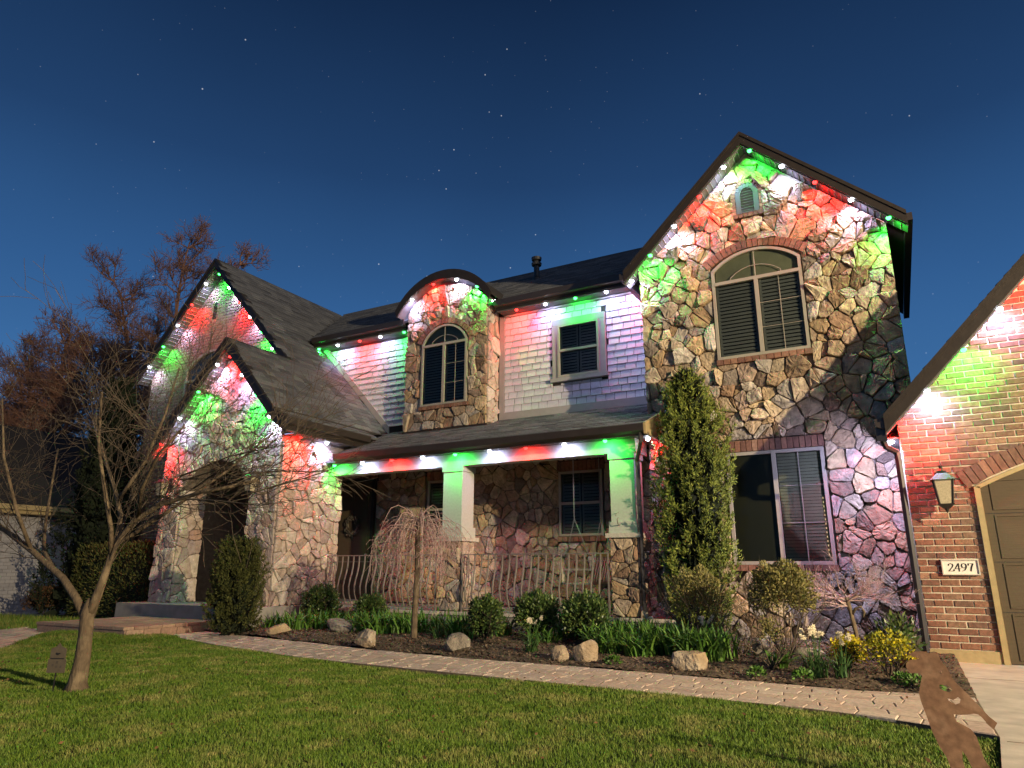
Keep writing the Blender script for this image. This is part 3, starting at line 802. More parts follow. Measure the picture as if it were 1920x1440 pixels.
# shingle wall
SY = 12.3
outer_s = MB().box(-13.2, -3.45, SY, SY + .15, 3.0, 6.6)
sw = outer_s.build('shingle_wall', 'roof_deck', H)
rngs = random.Random(8)
right_cells, left_cells = [], []
course = .142
for row in range(16):
    z = 4.24 + row * course
    for (xa, xb, tgt) in ((-6.92, -3.56, right_cells), (-12.6, -9.34, left_cells)):
        x = xa - rngs.random() * .1
        while x < xb:
            w_ = rngs.uniform(.17, .25)
            x0, x1 = max(x, xa), min(x + w_ - .013, xb); xx = x; x += w_
            z1 = min(z + course + .012, 6.36)
            if z1 - z < .05 or x1 - x0 < .03: continue
            if tgt is left_cells and z1 < 8.75 - 1.06 * (x1 + 14.44):
                continue
            if tgt is right_cells:
                if x1 > -5.80 and x0 < -4.58 and z1 > 4.72 and z < 6.10:
                    if x0 < -5.80 - .03: x1 = -5.80
                    elif x1 > -4.55: x0 = -4.58
                    elif z < 4.72 and 4.72 - z > .05: z1 = 4.72
                    elif z1 > 6.10 and z1 - 6.10 > .05: 
                        tgt.append((x0, x1, 6.10, z1)); continue
                    else: continue
            tgt.append((x0, x1, z, z1))
def shingle(mb, c):
    x0, x1, z0, z1 = c; p = .024 + rngs.random() * .006; dz = rngs.uniform(-.002, .002)
    mb.add([(x0, SY - p, z0 + dz), (x1, SY - p, z0 + dz), (x1, SY - .004, z1), (x0, SY - .004, z1), (x0, SY, z0 + dz), (x1, SY, z0 + dz), (x1, SY, z1), (x0, SY, z1)],
           [(0, 1, 2, 3), (0, 4, 5, 1), (1, 5, 6, 2), (3, 7, 4, 0)])
left_cells.sort(key=lambda c: -c[0])
allc = right_cells + left_cells
rest = MB()
for i, c in enumerate(allc):
    if i < 300:
        mb = MB(); shingle(mb, c); mb.build('shingle', 'shingle', sw)
    else: shingle(rest, c)
if rest.V: stuff(rest.build('far_shingles', 'shingle', sw))
MB().box(-7.05, -6.93, SY - .035, SY, 4.08, 6.40).build('corner_board', 'trim', sw)
MB().box(-6.93, -3.46, SY - .04, SY, 4.08, 4.235).build('skirt_board', 'trim', sw)
MB().box(-3.55, -3.46, SY - .03, SY, 4.235, 6.40).build('corner_board', 'trim', sw)
MB().box(-9.42, -9.33, SY - .03, SY, 4.2, 6.40).build('corner_board', 'trim', sw)
MB().box(-6.93, -3.55, SY - .034, SY, 6.37, 6.41).build('frieze_board', 'trim', sw)
fl = lambda x: 8.75 - 1.06 * (x + 14.44)
MB().prism([(-12.35, SY - .05, fl(-12.35) + .02), (-10.0, SY - .05, fl(-10.0) + .02), (-10.0, SY - .05, fl(-10.0) + .20), (-12.35, SY - .05, fl(-12.35) + .20)], (0, .045, 0)).build('sloping_trim', 'trim', sw)
# small window in the shingles
Wm = window(H, -5.64, -4.73, 4.82, 5.95, SY - .01, 'h', fw=.045)
MB().box(-5.77, -5.642, SY - .065, SY - .002, 4.78, 5.955).box(-4.728, -4.60, SY - .065, SY - .002, 4.78, 5.955).box(-5.77, -4.60, SY - .07, SY - .002, 5.955, 6.085).build('casing', 'trim', Wm)
MB().box(-5.81, -4.56, SY - .10, SY - .002, 4.735, 4.815).build('sill', 'trim', Wm)
# upper eave: gutter, soffit, track
for (xa, xb) in ((-12.22, -9.35), (-6.95, -3.70)):
    G_ = MB().prism([(xa, 11.86, 6.62), (xa, 11.80, 6.62), (xa, 11.82, 6.50), (xa, 11.92, 6.47), (xa, 11.92, 6.62)], (xb - xa, 0, 0)).build('gutter', 'gutter', H)
    MB().box(xa, xb, 11.92, 11.95, 6.42, 6.60).build('fascia', 'dark_trim', G_)
    MB().box(xa, xb, 11.95, SY - .002, 6.42, 6.44).build('soffit', 'soffit', G_)
    MB().box(xa, xb, 11.955, 11.985, 6.395, 6.42).build('light_track', 'soffit', G_)
# main roof
zmain = lambda x, y: 6.60 + .645 * (y - 11.86)
mr_ = roof(H, [(-12.35, 11.84), (-3.2, 11.84), (-1.5, 12.0), (-1.5, 15.2), (-14.44, 15.2)], zmain, 'y', 3, name='main_roof')
roof(H, [(-14.44, 15.2), (-1.5, 15.2), (-1.5, 19), (-14.44, 19)], lambda x, y: 8.754 - .645 * (y - 15.2), 'y', 4, False, name='rear_roof')
MB().tube([(-14.4, 15.2, 8.76), (-1.6, 15.2, 8.76)], .05, 6).build('ridge_cap', 'roof', mr_)
pv = MB().lathe((-7.0, 14.0, 7.9), [(.10, 0), (.10, .1), (.07, .14), (.07, .42), (.12, .44), (.13, .50), (.07, .52), (.07, .56), (.12, .58), (.13, .65), (.03, .68)], 14).build('flue_pipe', 'black', mr_, smooth=False)
# left two storey brick gable
BY = 10.8
bw = MB().prism([(x, BY, z) for x, z in [(-16.9, -.05), (-13.55, -.05), (-13.55, 3.6), (-12.0, 5.6), (-11.25, 5.2), (-14.44, 8.52), (-16.9, 5.95)]][::-1], (0, .3, 0)).build('brick_gable_wall', 'brick_mortar', H)
bw2 = MB().box(-13.55, -10.05, BY + .005, BY + .295, 3.45, 4.1).build('brick_gable_spandrel', 'mortar', H)
bout = [(-16.9, 3.0), (-11.2, 3.0), (-11.2, 5.2), (-14.44, 8.5), (-16.9, 5.95)]
bholes = [[(-15.5, 3.0), (-13.4, 3.0), (-13.4, 5.95)] + arch_pts(-15.5, -13.4, 5.95, 6.45, 8)[0][::-1][1:-1] + [(-15.5, 5.95)], [(-14.76, 7.2), (-14.54, 7.2), (-14.54, 7.75), (-14.76, 7.75)]]
lay_bricks(bw, bout, bholes, BY, 'grey_brick', 'b1', cap=0, seed=4)
lay_bricks(bw, rect(-16.9, -13.5, .05, 3.0), [], BY, 'grey_brick', 'b1', cap=0, seed=5, name='lower_brick')
arch_bricks(bw, -15.42, -13.48, 5.93, 6.38, BY, .12, .03, 'grey_brick')
window(H, -15.42, -13.48, 3.6, 5.93, BY, 'v', arch=.44, transom=5.6, fw=.06, shut=False, name='arched_window')
vs = MB().prism([(x, BY - .004, z) for x, z in [(-14.72, 7.24), (-14.58, 7.24), (-14.58, 7.62), (-14.60, 7.68), (-14.65, 7.71), (-14.70, 7.68), (-14.72, 7.62)]], (0, -.006, 0)).build('slit_vent', 'inside', H)
for i in range(8): MB().beam((-14.715, BY - .02, 7.27 + i * .045), (-14.585, BY - .02, 7.27 + i * .045), .03, .008, (0, .8, 1)).build('vent_slat', 'soffit', vs)
for s_ in (-1, 1):
    for i in range(7): MB().box(-14.65 + s_ * .105 - .03, -14.65 + s_ * .105 + .03, BY - .025, BY, 7.2 + i * .075, 7.265 + i * .075).build('vent_brick', 'grey_brick', bw)
# left gable's roofs and the portico's
zr = lambda x, y: 8.75 - 1.06 * (x + 14.44)
zeave = zr(-9.92, 0)
big = roof(H, [(-14.44, 10.47), (-11.5, 10.47), (-11.5, 8.82), (-9.92, 8.82), (-9.92, 11.5), (-10.06, 12.32), (-12.2, 12.32), (-12.36, 11.84), (-14.44, 15.2)], zr, 'x', 5, name='right_slope')
fle = roof(H, [(-9.92, 8.82), (-9.60, 8.82), (-9.60, 11.5), (-9.92, 11.5)], lambda x, y: zeave - .62 * (x + 9.92), 'x', 6, name='flared_eave')
roof(H, [(-14.44, 10.47), (-14.44, 16), (-17.05, 16), (-17.05, 10.47)], lambda x, y: 8.75 + 1.06 * (x + 14.44), 'x', 7, name='left_slope')
pl = roof(H, [(-11.5, 8.82), (-11.5, 10.82), (-13.55, 10.82), (-13.55, 8.82)], lambda x, y: zr(-11.5, 0) + 1.03 * (x + 11.5), 'x', 8, name='portico_left_slope')
rake(big, (-14.44, 8.75), (-11.22, zr(-11.22, 0)), 10.45, BY, .24)
rake(big, (-14.44, 8.75), (-17.05, 8.75 - 1.06 * 2.61), 10.45, BY, .24)
pz = zr(-11.5, 0)
rake(pl, (-11.5, pz), (-9.92, zeave), 8.80, 9.1, .26)
rake(fle, (-9.92, zeave), (-9.60, zeave - .2), 8.80, 9.1, .26, strips=False)
rake(pl, (-11.5, pz), (-13.55, pz - 1.03 * 2.05), 8.80, 9.1, .26)
MB().prism([(-9.62, 8.80, zeave - .20), (-9.50, 8.80, zeave - .20), (-9.52, 8.80, zeave - .32), (-9.60, 8.80, zeave - .35), (-9.62, 8.80, zeave - .35)], (0, 2.3, 0)).build('gutter', 'gutter', fle)
MB().box(-9.64, -9.605, 8.84, 11.1, zeave - .45, zeave - .21).build('fascia', 'dark_trim', fle)
MB().box(-9.94, -9.64, 9.1, 10.7, zeave - .46, zeave - .44).build('soffit', 'soffit', fle)
# --- portico
PY = 9.1
ap, _ = arch_pts(-12.68, -10.68, 2.55, 3.12, 12)
gab = lambda x: (pz - .26 - abs(x + 11.5) * 1.05)
mb = MB()
T_ = .55
mb.box(-13.3, -12.68, PY, PY + T_, .35, 2.55).box(-10.68, -9.94, PY, 10.75, .35, 2.55)
for (a_, b_) in zip(ap, ap[1:]):
    P = [(a_[0], PY, a_[1]), (b_[0], PY, b_[1]), (b_[0], PY, gab(b_[0])), (a_[0], PY, gab(a_[0]))]
    if a_[0] < -11.5 < b_[0]: P.insert(3, (-11.5, PY, gab(-11.5)))
    mb.prism(P, (0, T_, 0))
mb.prism([(-13.3, PY, 2.55), (-12.68, PY, 2.55), (-12.68, PY, gab(-12.68)), (-13.3, PY, gab(-13.3))], (0, T_, 0))
mb.prism([(-10.68, PY, 2.55), (-9.94, PY, 2.55), (-9.94, PY, gab(-9.94) - .05), (-10.68, PY, gab(-10.68))], (0, T_, 0))
mb.box(-10.4, -9.94, PY + T_, 10.75, 2.55, zeave - .40)
pw = mb.build('portico_wall', 'mortar', H)
pout = [(-13.3, .4), (-9.94, .4), (-9.94, gab(-9.94)), (-11.5, gab(-11.5)), (-13.3, gab(-13.3))]
phole = [(-12.68, .3), (-10.68, .3)] + ap[::-1]
lay_stones(pw, pout, [phole], wallT(PY), .215, 21, m='pale_lit_stone', depth=.045, aspect=1.1)
pside = [(9.1, .4), (10.75, .4), (10.75, 3.12), (10.3, 3.42), (9.1, 3.42)]
lay_stones(pw, pside, [], sideT(-9.94), .21, 22, m='pale_lit_stone', depth=.045, aspect=.85)
lay_stones(pw, rect(9.1, 9.65, .4, 2.6), [], sideT(-12.68), .22, 23, m='pale_lit_stone', depth=.04, aspect=1.3)
MB().box(-13.3, -13.1, PY + T_, 12.3, .35, 3.5).build('portico_side_wall', 'mortar', H)
MB().box(-13.1, -9.95, PY + T_, 12.3, 3.42, 3.46).build('portico_ceiling', 'dark_trim', H)
# --- porch
fl_ = MB().box(-13.6, -9.80, 8.62, 12.3, .08, .40).box(-9.80, -2.98, 10.36, 12.3, .02, .34).build('porch_floor', 'slabc', H)
MB().box(-9.798, -2.95, 10.33, 10.36, .29, .342).build('floor_edge', 'cap', fl_)
pf = MB().box(-12.9, -10.5, 6.85, 8.615, -.05, .13).build('entry_step', 'step', H)
for i in range(9): MB().box(-12.9 + i * .267, -12.9 + i * .267 + .26, 6.83, 7.0, .133, .175).build('step_paver', 'step', pf)
for i in range(7): MB().box(-10.62, -10.485, 7.0 + i * .235, 7.0 + i * .235 + .228, .133, .175).build('step_paver', 'step', pf)
mb = MB()
for i in range(11):
    for j in range(8):
        mb.box(-12.9 + i * .207 + .004, -12.9 + (i + 1) * .207, 7.004 + j * .2, 7.2 + j * .2, .13, .168 + rngs.random() * .004)
stuff(mb.build('step_pavers', 'step', pf))
for i in range(6): MB().box(-10.5, -10.478, 6.87 + i * .29, 6.87 + i * .29 + .28, 0, .128).build('riser_block', 'step', pf)
# porch back wall
bk = MB().box(-13.3, -3.3, 12.31, 12.45, .3, 3.6).build('porch_back_wall', 'mortar', H)
SYB = 12.31
bh = [rect(-5.69, -4.74, 1.55, 3.12), rect(-8.90, -7.70, 1.5, 3.12), rect(-11.45, -10.25, .3, 3.34)]
lay_stones(bk, rect(-13.2, -3.46, .36, 3.45), bh, wallT(SYB), .225, 31, depth=.045, aspect=1.05, gap=.009)
for (x0, x1) in ((-5.67, -4.76), (-8.80, -7.8)):
    window(H, x0, x1, 1.66, 2.90, SYB, 'h', fw=.045, name='porch_window')
    soldier(bk, x0 - .05, x1 + .05, 2.91, 3.10, SYB, .06, 'brick')
    soldier(bk, x0 - .05, x1 + .05, 1.56, 1.65, SYB, .08, 'brick', .11, 'sill_brick')
soldier(bk, -11.45, -10.25, 3.07, 3.30, SYB, .06, 'brick')
D = MB().box(-11.38, -10.36, SYB - .05, SYB - .004, .36, 3.0).build('front_door', 'door', H)
MB().box(-11.45, -11.382, SYB - .08, SYB - .004, .36, 3.06).box(-10.358, -10.29, SYB - .08, SYB - .004, .36, 3.06).box(-11.382, -10.358, SYB - .08, SYB - .004, 3.002, 3.06).build('door_casing', 'dark_trim', D)
for (z0, z1) in ((.5, 1.2), (1.35, 2.75)):
    for xx in (-11.28, -10.84): MB().box(xx, xx + .38, SYB - .062, SYB - .051, z0, z1).build('door_panel', 'door', D)
MB().lathe((-10.44, SYB - .09, 1.33), [(.01, 0), (.03, .02), (.03, .04), (.01, .06)], 10).build('door_handle', 'chain', D)
# beam and columns
bm = MB().box(-9.93, -3.50, 10.5, 10.74, 2.88, 3.10).box(-3.74, -3.50, 10.745, 11.09, 2.88, 3.10).build('porch_beam', 'stucco', H)
MB().box(-9.93, -3.5, 10.745, 12.3, 3.30, 3.33).build('porch_ceiling', 'trim', H)
MB().box(-9.93, -3.5, 10.48, 10.76, 3.102, 3.29).build('beam_upper', 'stucco', bm)
def column(xc, seed):
    c = MB().box(xc - .205, xc + .205, 10.5 - .003, 10.9, 1.78, 2.78).build('column', 'stucco', H)
    MB().box(xc - .225, xc + .225, 10.475, 10.925, 2.78, 2.88).build('capital', 'stucco', c)
    MB().box(xc - .235, xc + .235, 10.46, 10.93, 1.60, 1.78).build('column_base', 'stucco', c)
    mb = MB().box(xc - .285, xc + .285, 10.41, 10.98, 1.53, 1.60).build('column_cap_stone', 'cap', c)
    pd = MB().box(xc - .22, xc + .22, 10.48, 10.90, .34, 1.53).build('pedestal', 'mortar', H)
    lay_stones(pd, rect(xc - .22, xc + .22, .35, 1.52), [], wallT(10.48), .21, seed, depth=.05, aspect=1.0, gap=.009)
    lay_stones(pd, rect(10.48, 10.90, .35, 1.52), [], sideT(xc + .22), .21, seed + 1, m='pale_lit_stone', depth=.045, aspect=1.0, gap=.009)  # right face in paler stone than the front: side light painted into the colour
    return c
c1 = column(-7.0, 41)
c2 = column(-3.745, 51)
br = MB().tube([(-3.80, 10.47, 1.72), (-3.80, 10.38, 1.74), (-3.80, 10.36, 1.80), (-3.80, 10.40, 1.84)], .008, 6).beam((-3.80, 10.455, 1.68), (-3.80, 10.455, 1.95), .02, .01).tube([(-3.80, 10.455, 1.93), (-3.83, 10.40, 1.90), (-3.84, 10.40, 1.86)], .006, 6).build('iron_hook', 'iron', c2)
# porch roof
zp = lambda x, y: 3.24 + .40 * (y - 10.17)
pr = roof(H, [(-9.60, 10.17), (-3.2, 10.17), (-3.2, 11.08), (-3.455, 11.08), (-3.455, 12.29), (-10.02, 12.29), (-9.61, 11.15)], zp, 'y', 9, name='porch_roof')
MB().prism([(-9.58, 10.15, 3.24), (-9.58, 10.06, 3.24), (-9.58, 10.08, 3.13), (-9.58, 10.17, 3.09), (-9.58, 10.17, 3.24)], (6.36, 0, 0)).build('gutter', 'gutter', pr)
MB().box(-9.60, -3.2, 10.172, 10.20, 3.07, 3.19).build('fascia', 'dark_trim', pr)
MB().prism([(-3.22, 10.1, 3.08), (-3.22, 10.1, 3.26), (-3.22, 11.08, 3.62), (-3.22, 11.08, 3.30), (-3.22, 10.6, 3.08)], (.035, 0, 0)).build('barge_board', 'tan_trim', pr)
MB().box(-9.93, -3.22, 10.20, 10.495, 3.10, 3.12).build('soffit', 'soffit', pr)
MB().box(-3.49, -3.22, 10.50, 11.08, 3.10, 3.12).build('soffit', 'soffit', pr)
MB().box(-9.6, -3.25, 10.235, 10.265, 3.075, 3.10).build('light_track', 'soffit', pr)
dsp = MB().tube([(-3.30, 10.16, 3.12), (-3.30, 10.20, 2.98), (-3.46, 10.44, 2.72), (-3.46, 10.46, 2.60), (-3.46, 10.46, .55), (-3.40, 10.36, .36), (-3.26, 10.10, .16)], .034, 6).build('downspout', 'pipe', pr)
# --- barrel dormer
DY = 11.85
dc = -8.17; hw = 1.06
apts, _ = arch_pts(dc - hw, dc + hw, 6.72, 7.24, 12)
dwall = [(dc - hw, DY, 3.6), (dc + hw, DY, 3.6)] + [(p[0], DY, p[1]) for p in apts[::-1]]
dw = MB().prism(dwall, (0, .6, 0)).build('dormer_wall', 'mortar', H)
do = [(dc - hw, 3.95), (dc + hw, 3.95), (dc + hw, 6.72)] + apts[::-1][1:-1] + [(dc - hw, 6.72)]
dhole = [(-8.78, 4.38), (-7.56, 4.38), (-7.56, 5.92)] + arch_pts(-8.88, -7.46, 5.92, 6.42, 8)[0][::-1][1:-1] + [(-8.78, 5.92)]
lay_stones(dw, do, [dhole], wallT(DY), .20, 61, depth=.055, aspect=1.1, gap=.006)
lay_stones(dw, rect(DY, 12.29, 3.98, 6.7), [], sideT(dc + hw), .24, 62, m='pale_lit_stone', depth=.05, aspect=1.0, gap=.006)  # paler than the dormer front: light on this side is painted in
window(H, -8.76, -7.58, 4.46, 5.88, DY, 'v', arch=.40, transom=5.80, fw=.042, left_screen=True)
arch_bricks(dw, -8.78, -7.56, 5.92, 6.30, DY, .13, .075, 'brick')
soldier(dw, -8.80, -7.54, 4.38, 4.455, DY, .09, 'brick', .11, 'sill_brick')
MB().box(dc - hw - .02, dc + hw + .02, DY - .04, DY, 3.9, 3.95).build('flashing', 'dark_trim', dw)
ro, _ = arch_pts(dc - 1.28, dc + 1.28, 6.74, 7.50, 20)
ri, _ = arch_pts(dc - 1.22, dc + 1.22, 6.60, 7.30, 20)
shell, fas, sof = MB(), MB(), MB()
for i in range(20):
    a_, b_, c_, d_ = ro[i], ro[i + 1], ri[i + 1], ri[i]
    shell.prism([(a_[0], 11.62, a_[1]), (b_[0], 11.62, b_[1]), (b_[0], 11.62, b_[1] - .05), (a_[0], 11.62, a_[1] - .05)], (0, 1.9, 0))
    fas.prism([(a_[0], 11.60, a_[1] + .01), (b_[0], 11.60, b_[1] + .01), (c_[0], 11.60, c_[1]), (d_[0], 11.60, d_[1])], (0, .035, 0))
    sof.prism([(d_[0], 11.64, d_[1] + .03), (c_[0], 11.64, c_[1] + .03), (c_[0], 11.64, c_[1] + .01), (d_[0], 11.64, d_[1] + .01)], (0, .65, 0))
dr = shell.build('dormer_roof', 'roof_deck', H)
fas.build('curved_fascia', 'dark_trim', dr); sof.build('soffit', 'soffit', dr)
# sub-roof of portico right column etc. lanterns on portico
def lantern(loc, k=1.0, label='', lit=False, glass='lampglass'):
    x, y, z = loc     # z = centre of the glass, y = wall face
    o = thing('wall_lantern', label, 'lantern', (x, y, z), None)
    yc = y - .20 * k
    def pyr(r0, z0, r1, z1): return [(x + s * r0, yc + t * r0, z0) for s, t in ((-1, -1), (1, -1), (1, 1), (-1, 1))] + [(x + s * r1, yc + t * r1, z1) for s, t in ((-1, -1), (1, -1), (1, 1), (-1, 1))]
    F = [(0, 3, 2, 1), (4, 5, 6, 7), (0, 1, 5, 4), (1, 2, 6, 5), (2, 3, 7, 6), (3, 0, 4, 7)]
    MB().add(pyr(.062 * k, z - .15 * k, .092 * k, z + .12 * k), F).build('glass', glass, o)
    c = MB()
    for s, t in ((-1, -1), (1, -1), (1, 1), (-1, 1)): c.beam((x + s * .064 * k, yc + t * .064 * k, z - .155 * k), (x + s * .095 * k, yc + t * .095 * k, z + .125 * k), .014 * k, .014 * k)
    c.build('cage', 'black', o)
    MB().add(pyr(.125 * k, z + .12 * k, .05 * k, z + .20 * k), F).add(pyr(.045 * k, z + .20 * k, .045 * k, z + .225 * k), F).build('hood', 'black', o)
    MB().lathe((x, yc, z + .225 * k), [(.03 * k, 0), (.012 * k, .03 * k), (.022 * k, .06 * k), (.008 * k, .09 * k), (.004 * k, .13 * k)], 8).build('finial', 'black', o)
    MB().add(pyr(.035 * k, z - .20 * k, .085 * k, z - .15 * k), F).lathe((x, yc, z - .25 * k), [(.004, 0), (.018 * k, .03 * k), (.03 * k, .05 * k)], 8).build('base', 'black', o)
    MB().box(x - .045 * k, x + .045 * k, y - .02, y, z - .02 * k, z + .24 * k).tube([(x, y - .02, z + .16 * k), (x, y - .12 * k, z + .26 * k), (x, yc, z + .24 * k)], .011 * k, 6).build('bracket', 'black', o)
    for t in (-.022, 0.02): MB().lathe((x + t * k, yc - .0, z - .06 * k), [(.006, 0), (.006, .05), (.003, .08)], 6).build('candle', 'bulb', o)
    return o
lantern((-10.42, PY - .05, 2.58), .95, 'black lantern with frosted glass on the right stone pillar of the arched portico')
lantern((-13.02, PY - .05, 2.62), .95, 'black lantern with frosted glass on the left stone pillar of the arched portico')
# wreath
w_ = MB(); rw = random.Random(4)
for i in range(90):
    t = rw.random() * 6.28; R_ = .17 + rw.uniform(-.04, .05); c_ = Vector((-10.87 + R_ * math.cos(t), SYB - .09 - rw.random() * .04, 1.98 + R_ * math.sin(t)))
    d_ = Vector((-math.sin(t), rw.uniform(-.4, .4), math.cos(t))) * .07 + Vector((rw.uniform(-.05, .05), 0, rw.uniform(-.05, .05)))
    w_.beam(c_ - d_, c_ + d_, .012, .012)
tag(w_.build('wreath', 'wreath'), 'round twig wreath hanging on the dark front door', 'wreath')

# ------------------------------------------------------------------ garage
GY = 10.0
GA = thing('brick_garage', 'red brick garage with a brown arched overhead door at the right', 'garage', (3.4, 12, 0))
gz = lambda x: 2.94 + 1.045 * (min(x, 6.75 - x) - .05) if True else 0
gw = MB().prism([(x, GY, z) for x, z in [(.2, -.05), (6.6, -.05), (6.6, 2.9), (3.4, 6.2), (.2, 2.9)]][::-1], (0, 6, 0)).build('garage_wall', 'brick_mortar', GA)
gh = [(.90, -.1), (5.95, -.1), (5.95, 2.02)] + arch_pts(.82, 6.03, 2.02, 2.72, 10)[0][::-1][1:-1] + [(.90, 2.02)]
plq = rect(.43, .83, .98, 1.18)
lay_bricks(gw, [(.2, .15), (6.6, .15), (6.6, 2.9), (3.4, 6.15), (.2, 2.9)], [gh], GY, 'brick', 'b2', cap=300, seed=9, order=lambda f: f[0] + (f[2] > 3.4) * .8)
arch_bricks(gw, .86, 5.99, 2.02, 2.62, GY, .21, .03, 'brick')
MB().box(.18, .955, GY - .03, GY, -.02, .145).build('footing', 'footing', gw)
DR = MB().box(.97, 5.88, GY - .006, GY - .001, 0, 2.05).prism([(p[0], GY - .006, p[1]) for p in arch_pts(.97, 5.88, 2.05, 2.58)[0]], (0, .005, 0)).build('garage_door', 'door', GA)
mb = MB().box(.90, .96, GY - .05, GY - .001, 0, 2.02)
g1, _ = arch_pts(.90, 5.95, 2.02, 2.62, 20); g2, _ = arch_pts(.96, 5.89, 2.0, 2.57, 20)
for i in range(20): mb.prism([(g1[i][0], GY - .05, g1[i][1]), (g1[i + 1][0], GY - .05, g1[i + 1][1]), (g2[i + 1][0], GY - .05, g2[i + 1][1]), (g2[i][0], GY - .05, g2[i][1])], (0, .049, 0))
mb.build('door_frame', 'tan_trim', DR)
for i in range(4):
    z0 = .06 + i * .56; z1 = min(z0 + .50, 2.0 if i < 3 else 2.12)
    for j in range(6):
        x0 = 1.06 + j * .81
        if i == 3: z0, z1 = 1.74, 2.02 + (.08 if j == 0 else .4)
        p = MB()
        x1 = x0 + .73
        p.box(x0, x1, GY - .016, GY - .007, z0, z0 + .02).box(x0, x1, GY - .016, GY - .007, z1 - .02, z1).box(x0, x0 + .02, GY - .016, GY - .007, z0 + .02, z1 - .02).box(x1 - .02, x1, GY - .016, GY - .007, z0 + .02, z1 - .02)
        p.build('door_moulding', 'door', DR)
    MB().box(.97, 5.88, GY - .0068, GY - .0062, z0 - .045 if i < 3 else 1.695, (z0 - .038) if i < 3 else 1.702).build('panel_joint', 'black', DR)
gr = roof(GA, [(.05, 9.67), (3.4, 9.67), (3.4, 16), (.05, 16)], lambda x, y: 2.94 + 1.045 * (x - .05), 'x', 12, name='garage_roof')
roof(GA, [(3.4, 9.67), (6.75, 9.67), (6.75, 16), (3.4, 16)], lambda x, y: 6.44 - 1.045 * (x - 3.4), 'x', 13, False, name='garage_roof')
rake(gr, (3.4, 6.44), (.05, 2.94), 9.65, GY, .23)
rake(gr, (3.4, 6.44), (6.75, 2.94), 9.65, GY, .23)
MB().prism([(.05, 9.68, 2.90), (-.06, 9.68, 2.90), (-.05, 9.68, 2.80), (.02, 9.68, 2.77), (.05, 9.68, 2.77)], (0, 6, 0)).build('gutter', 'gutter', gr)
MB().box(.05, .19, 10.0, 15.9, 2.68, 2.70).build('soffit', 'soffit', gr)
MB().box(-.06, .06, 9.72, 9.82, 2.62, 2.80).tube([(0, 9.77, 2.66), (.03, 9.82, 2.56), (.14, 9.93, 2.50), (.15, 9.94, 2.38), (.15, 9.94, .12)], .042, 6).build('downspout', 'pipe', gr)
lantern((.58, GY - .012, 1.97), 1.05, 'black wall lantern with candle bulbs on the red brick beside the garage door')
PQ = MB().box(.44, .82, GY - .035, GY - .014, .99, 1.17).build('house_number_plaque', 'plaque', None)
tag(PQ, 'cream house number plaque reading 2497 on the garage brick', 'house number')
MB().box(.44, .82, GY - .05, GY - .0352, 1.158, 1.17).box(.44, .82, GY - .05, GY - .0352, .99, 1.002).box(.44, .452, GY - .05, GY - .0352, 1.002, 1.158).box(.808, .82, GY - .05, GY - .0352, 1.002, 1.158).build('plaque_rim', 'plaque_edge', PQ)
DIG = {'2': [(.08, .76), (.12, .92), (.32, 1.0), (.52, .93), (.58, .74), (.48, .52), (.25, .25), (.06, .04), (.06, .02), (.62, .02), (.66, .2)],
       '4': [(.48, 0), (.48, 1.0), (.04, .32), (.66, .32)],
       '9': [(.12, .02), (.38, .16), (.56, .45), (.60, .72), (.50, .94), (.32, 1.0), (.12, .92), (.05, .70), (.13, .48), (.32, .42), (.52, .52), (.59, .66)],
       '7': [(.08, .78), (.10, .97), (.62, .97), (.40, .50), (.28, .02)]}
x = .505
for ch in '2497':
    mb = MB(); pts = [(x + u * .088, 1.035 + v * .088) for u, v in DIG[ch]]
    for i, (a_, b_) in enumerate(zip(pts, pts[1:])):
        ang = abs(math.atan2(b_[1] - a_[1], b_[0] - a_[0])); w = .004 + .009 * abs(math.sin(ang)) ** 2 + (.003 if ch in '7' and i > 1 else 0)
        dx, dz = b_[0] - a_[0], b_[1] - a_[1]; l = math.hypot(dx, dz) or 1; e2 = .0035; yy = GY - .0352 - .0006 * (i % 3)
        a2 = (a_[0] - dx / l * e2, a_[1] - dz / l * e2); b2 = (b_[0] + dx / l * e2, b_[1] + dz / l * e2)
        nx_, nz_ = -dz / l * w / 2, dx / l * w / 2
        mb.prism([(a2[0] + nx_, yy, a2[1] + nz_), (b2[0] + nx_, yy, b2[1] + nz_), (b2[0] - nx_, yy, b2[1] - nz_), (a2[0] - nx_, yy, a2[1] - nz_)], (0, -.003, 0))
    mb.build('digit', 'number', PQ)
    x += .067

# ------------------------------------------------------------------ roofline lights
ORD = ['first', 'second', 'third', 'fourth', 'fifth', 'sixth', 'seventh', 'eighth', 'ninth', 'tenth']
def led(pos, color, label, wall=(0, 1, 0), k=1.0, tilt=.85, cone=178):
    x, y, z = pos
    o = thing('roofline_light', label, 'string light', pos, 'coloured lights along the rooflines')
    MB().lathe((x, y, z - .006), [(.020, 0), (.024, .004), (.024, .016), (.018, .02)], 10).build('housing', 'soffit', o)
    MB().lathe((x, y, z - .020), [(.012, -.026), (.028, -.016), (.036, .0), (.036, .0135)], 10).build('lens', 'led_' + color, o)
    ld = bpy.data.lights.new('led_lamp', 'SPOT')
    ld.color = LEDC[color]; ld.energy = {'white': 17, 'red': 36, 'green': 27}[color] * LED_POWER * k
    ld.spot_size = rad(cone); ld.spot_blend = 1.0; ld.shadow_soft_size = .015
    lo = bpy.data.objects.new('led_lamp', ld); COL.objects.link(lo); lo.parent = o; lo.location = (0, 0, -.065)
    d_ = (Vector(wall) * tilt + Vector((0, 0, -1))).normalized()
    lo.rotation_euler = d_.to_track_quat('-Z', 'Y').to_euler()
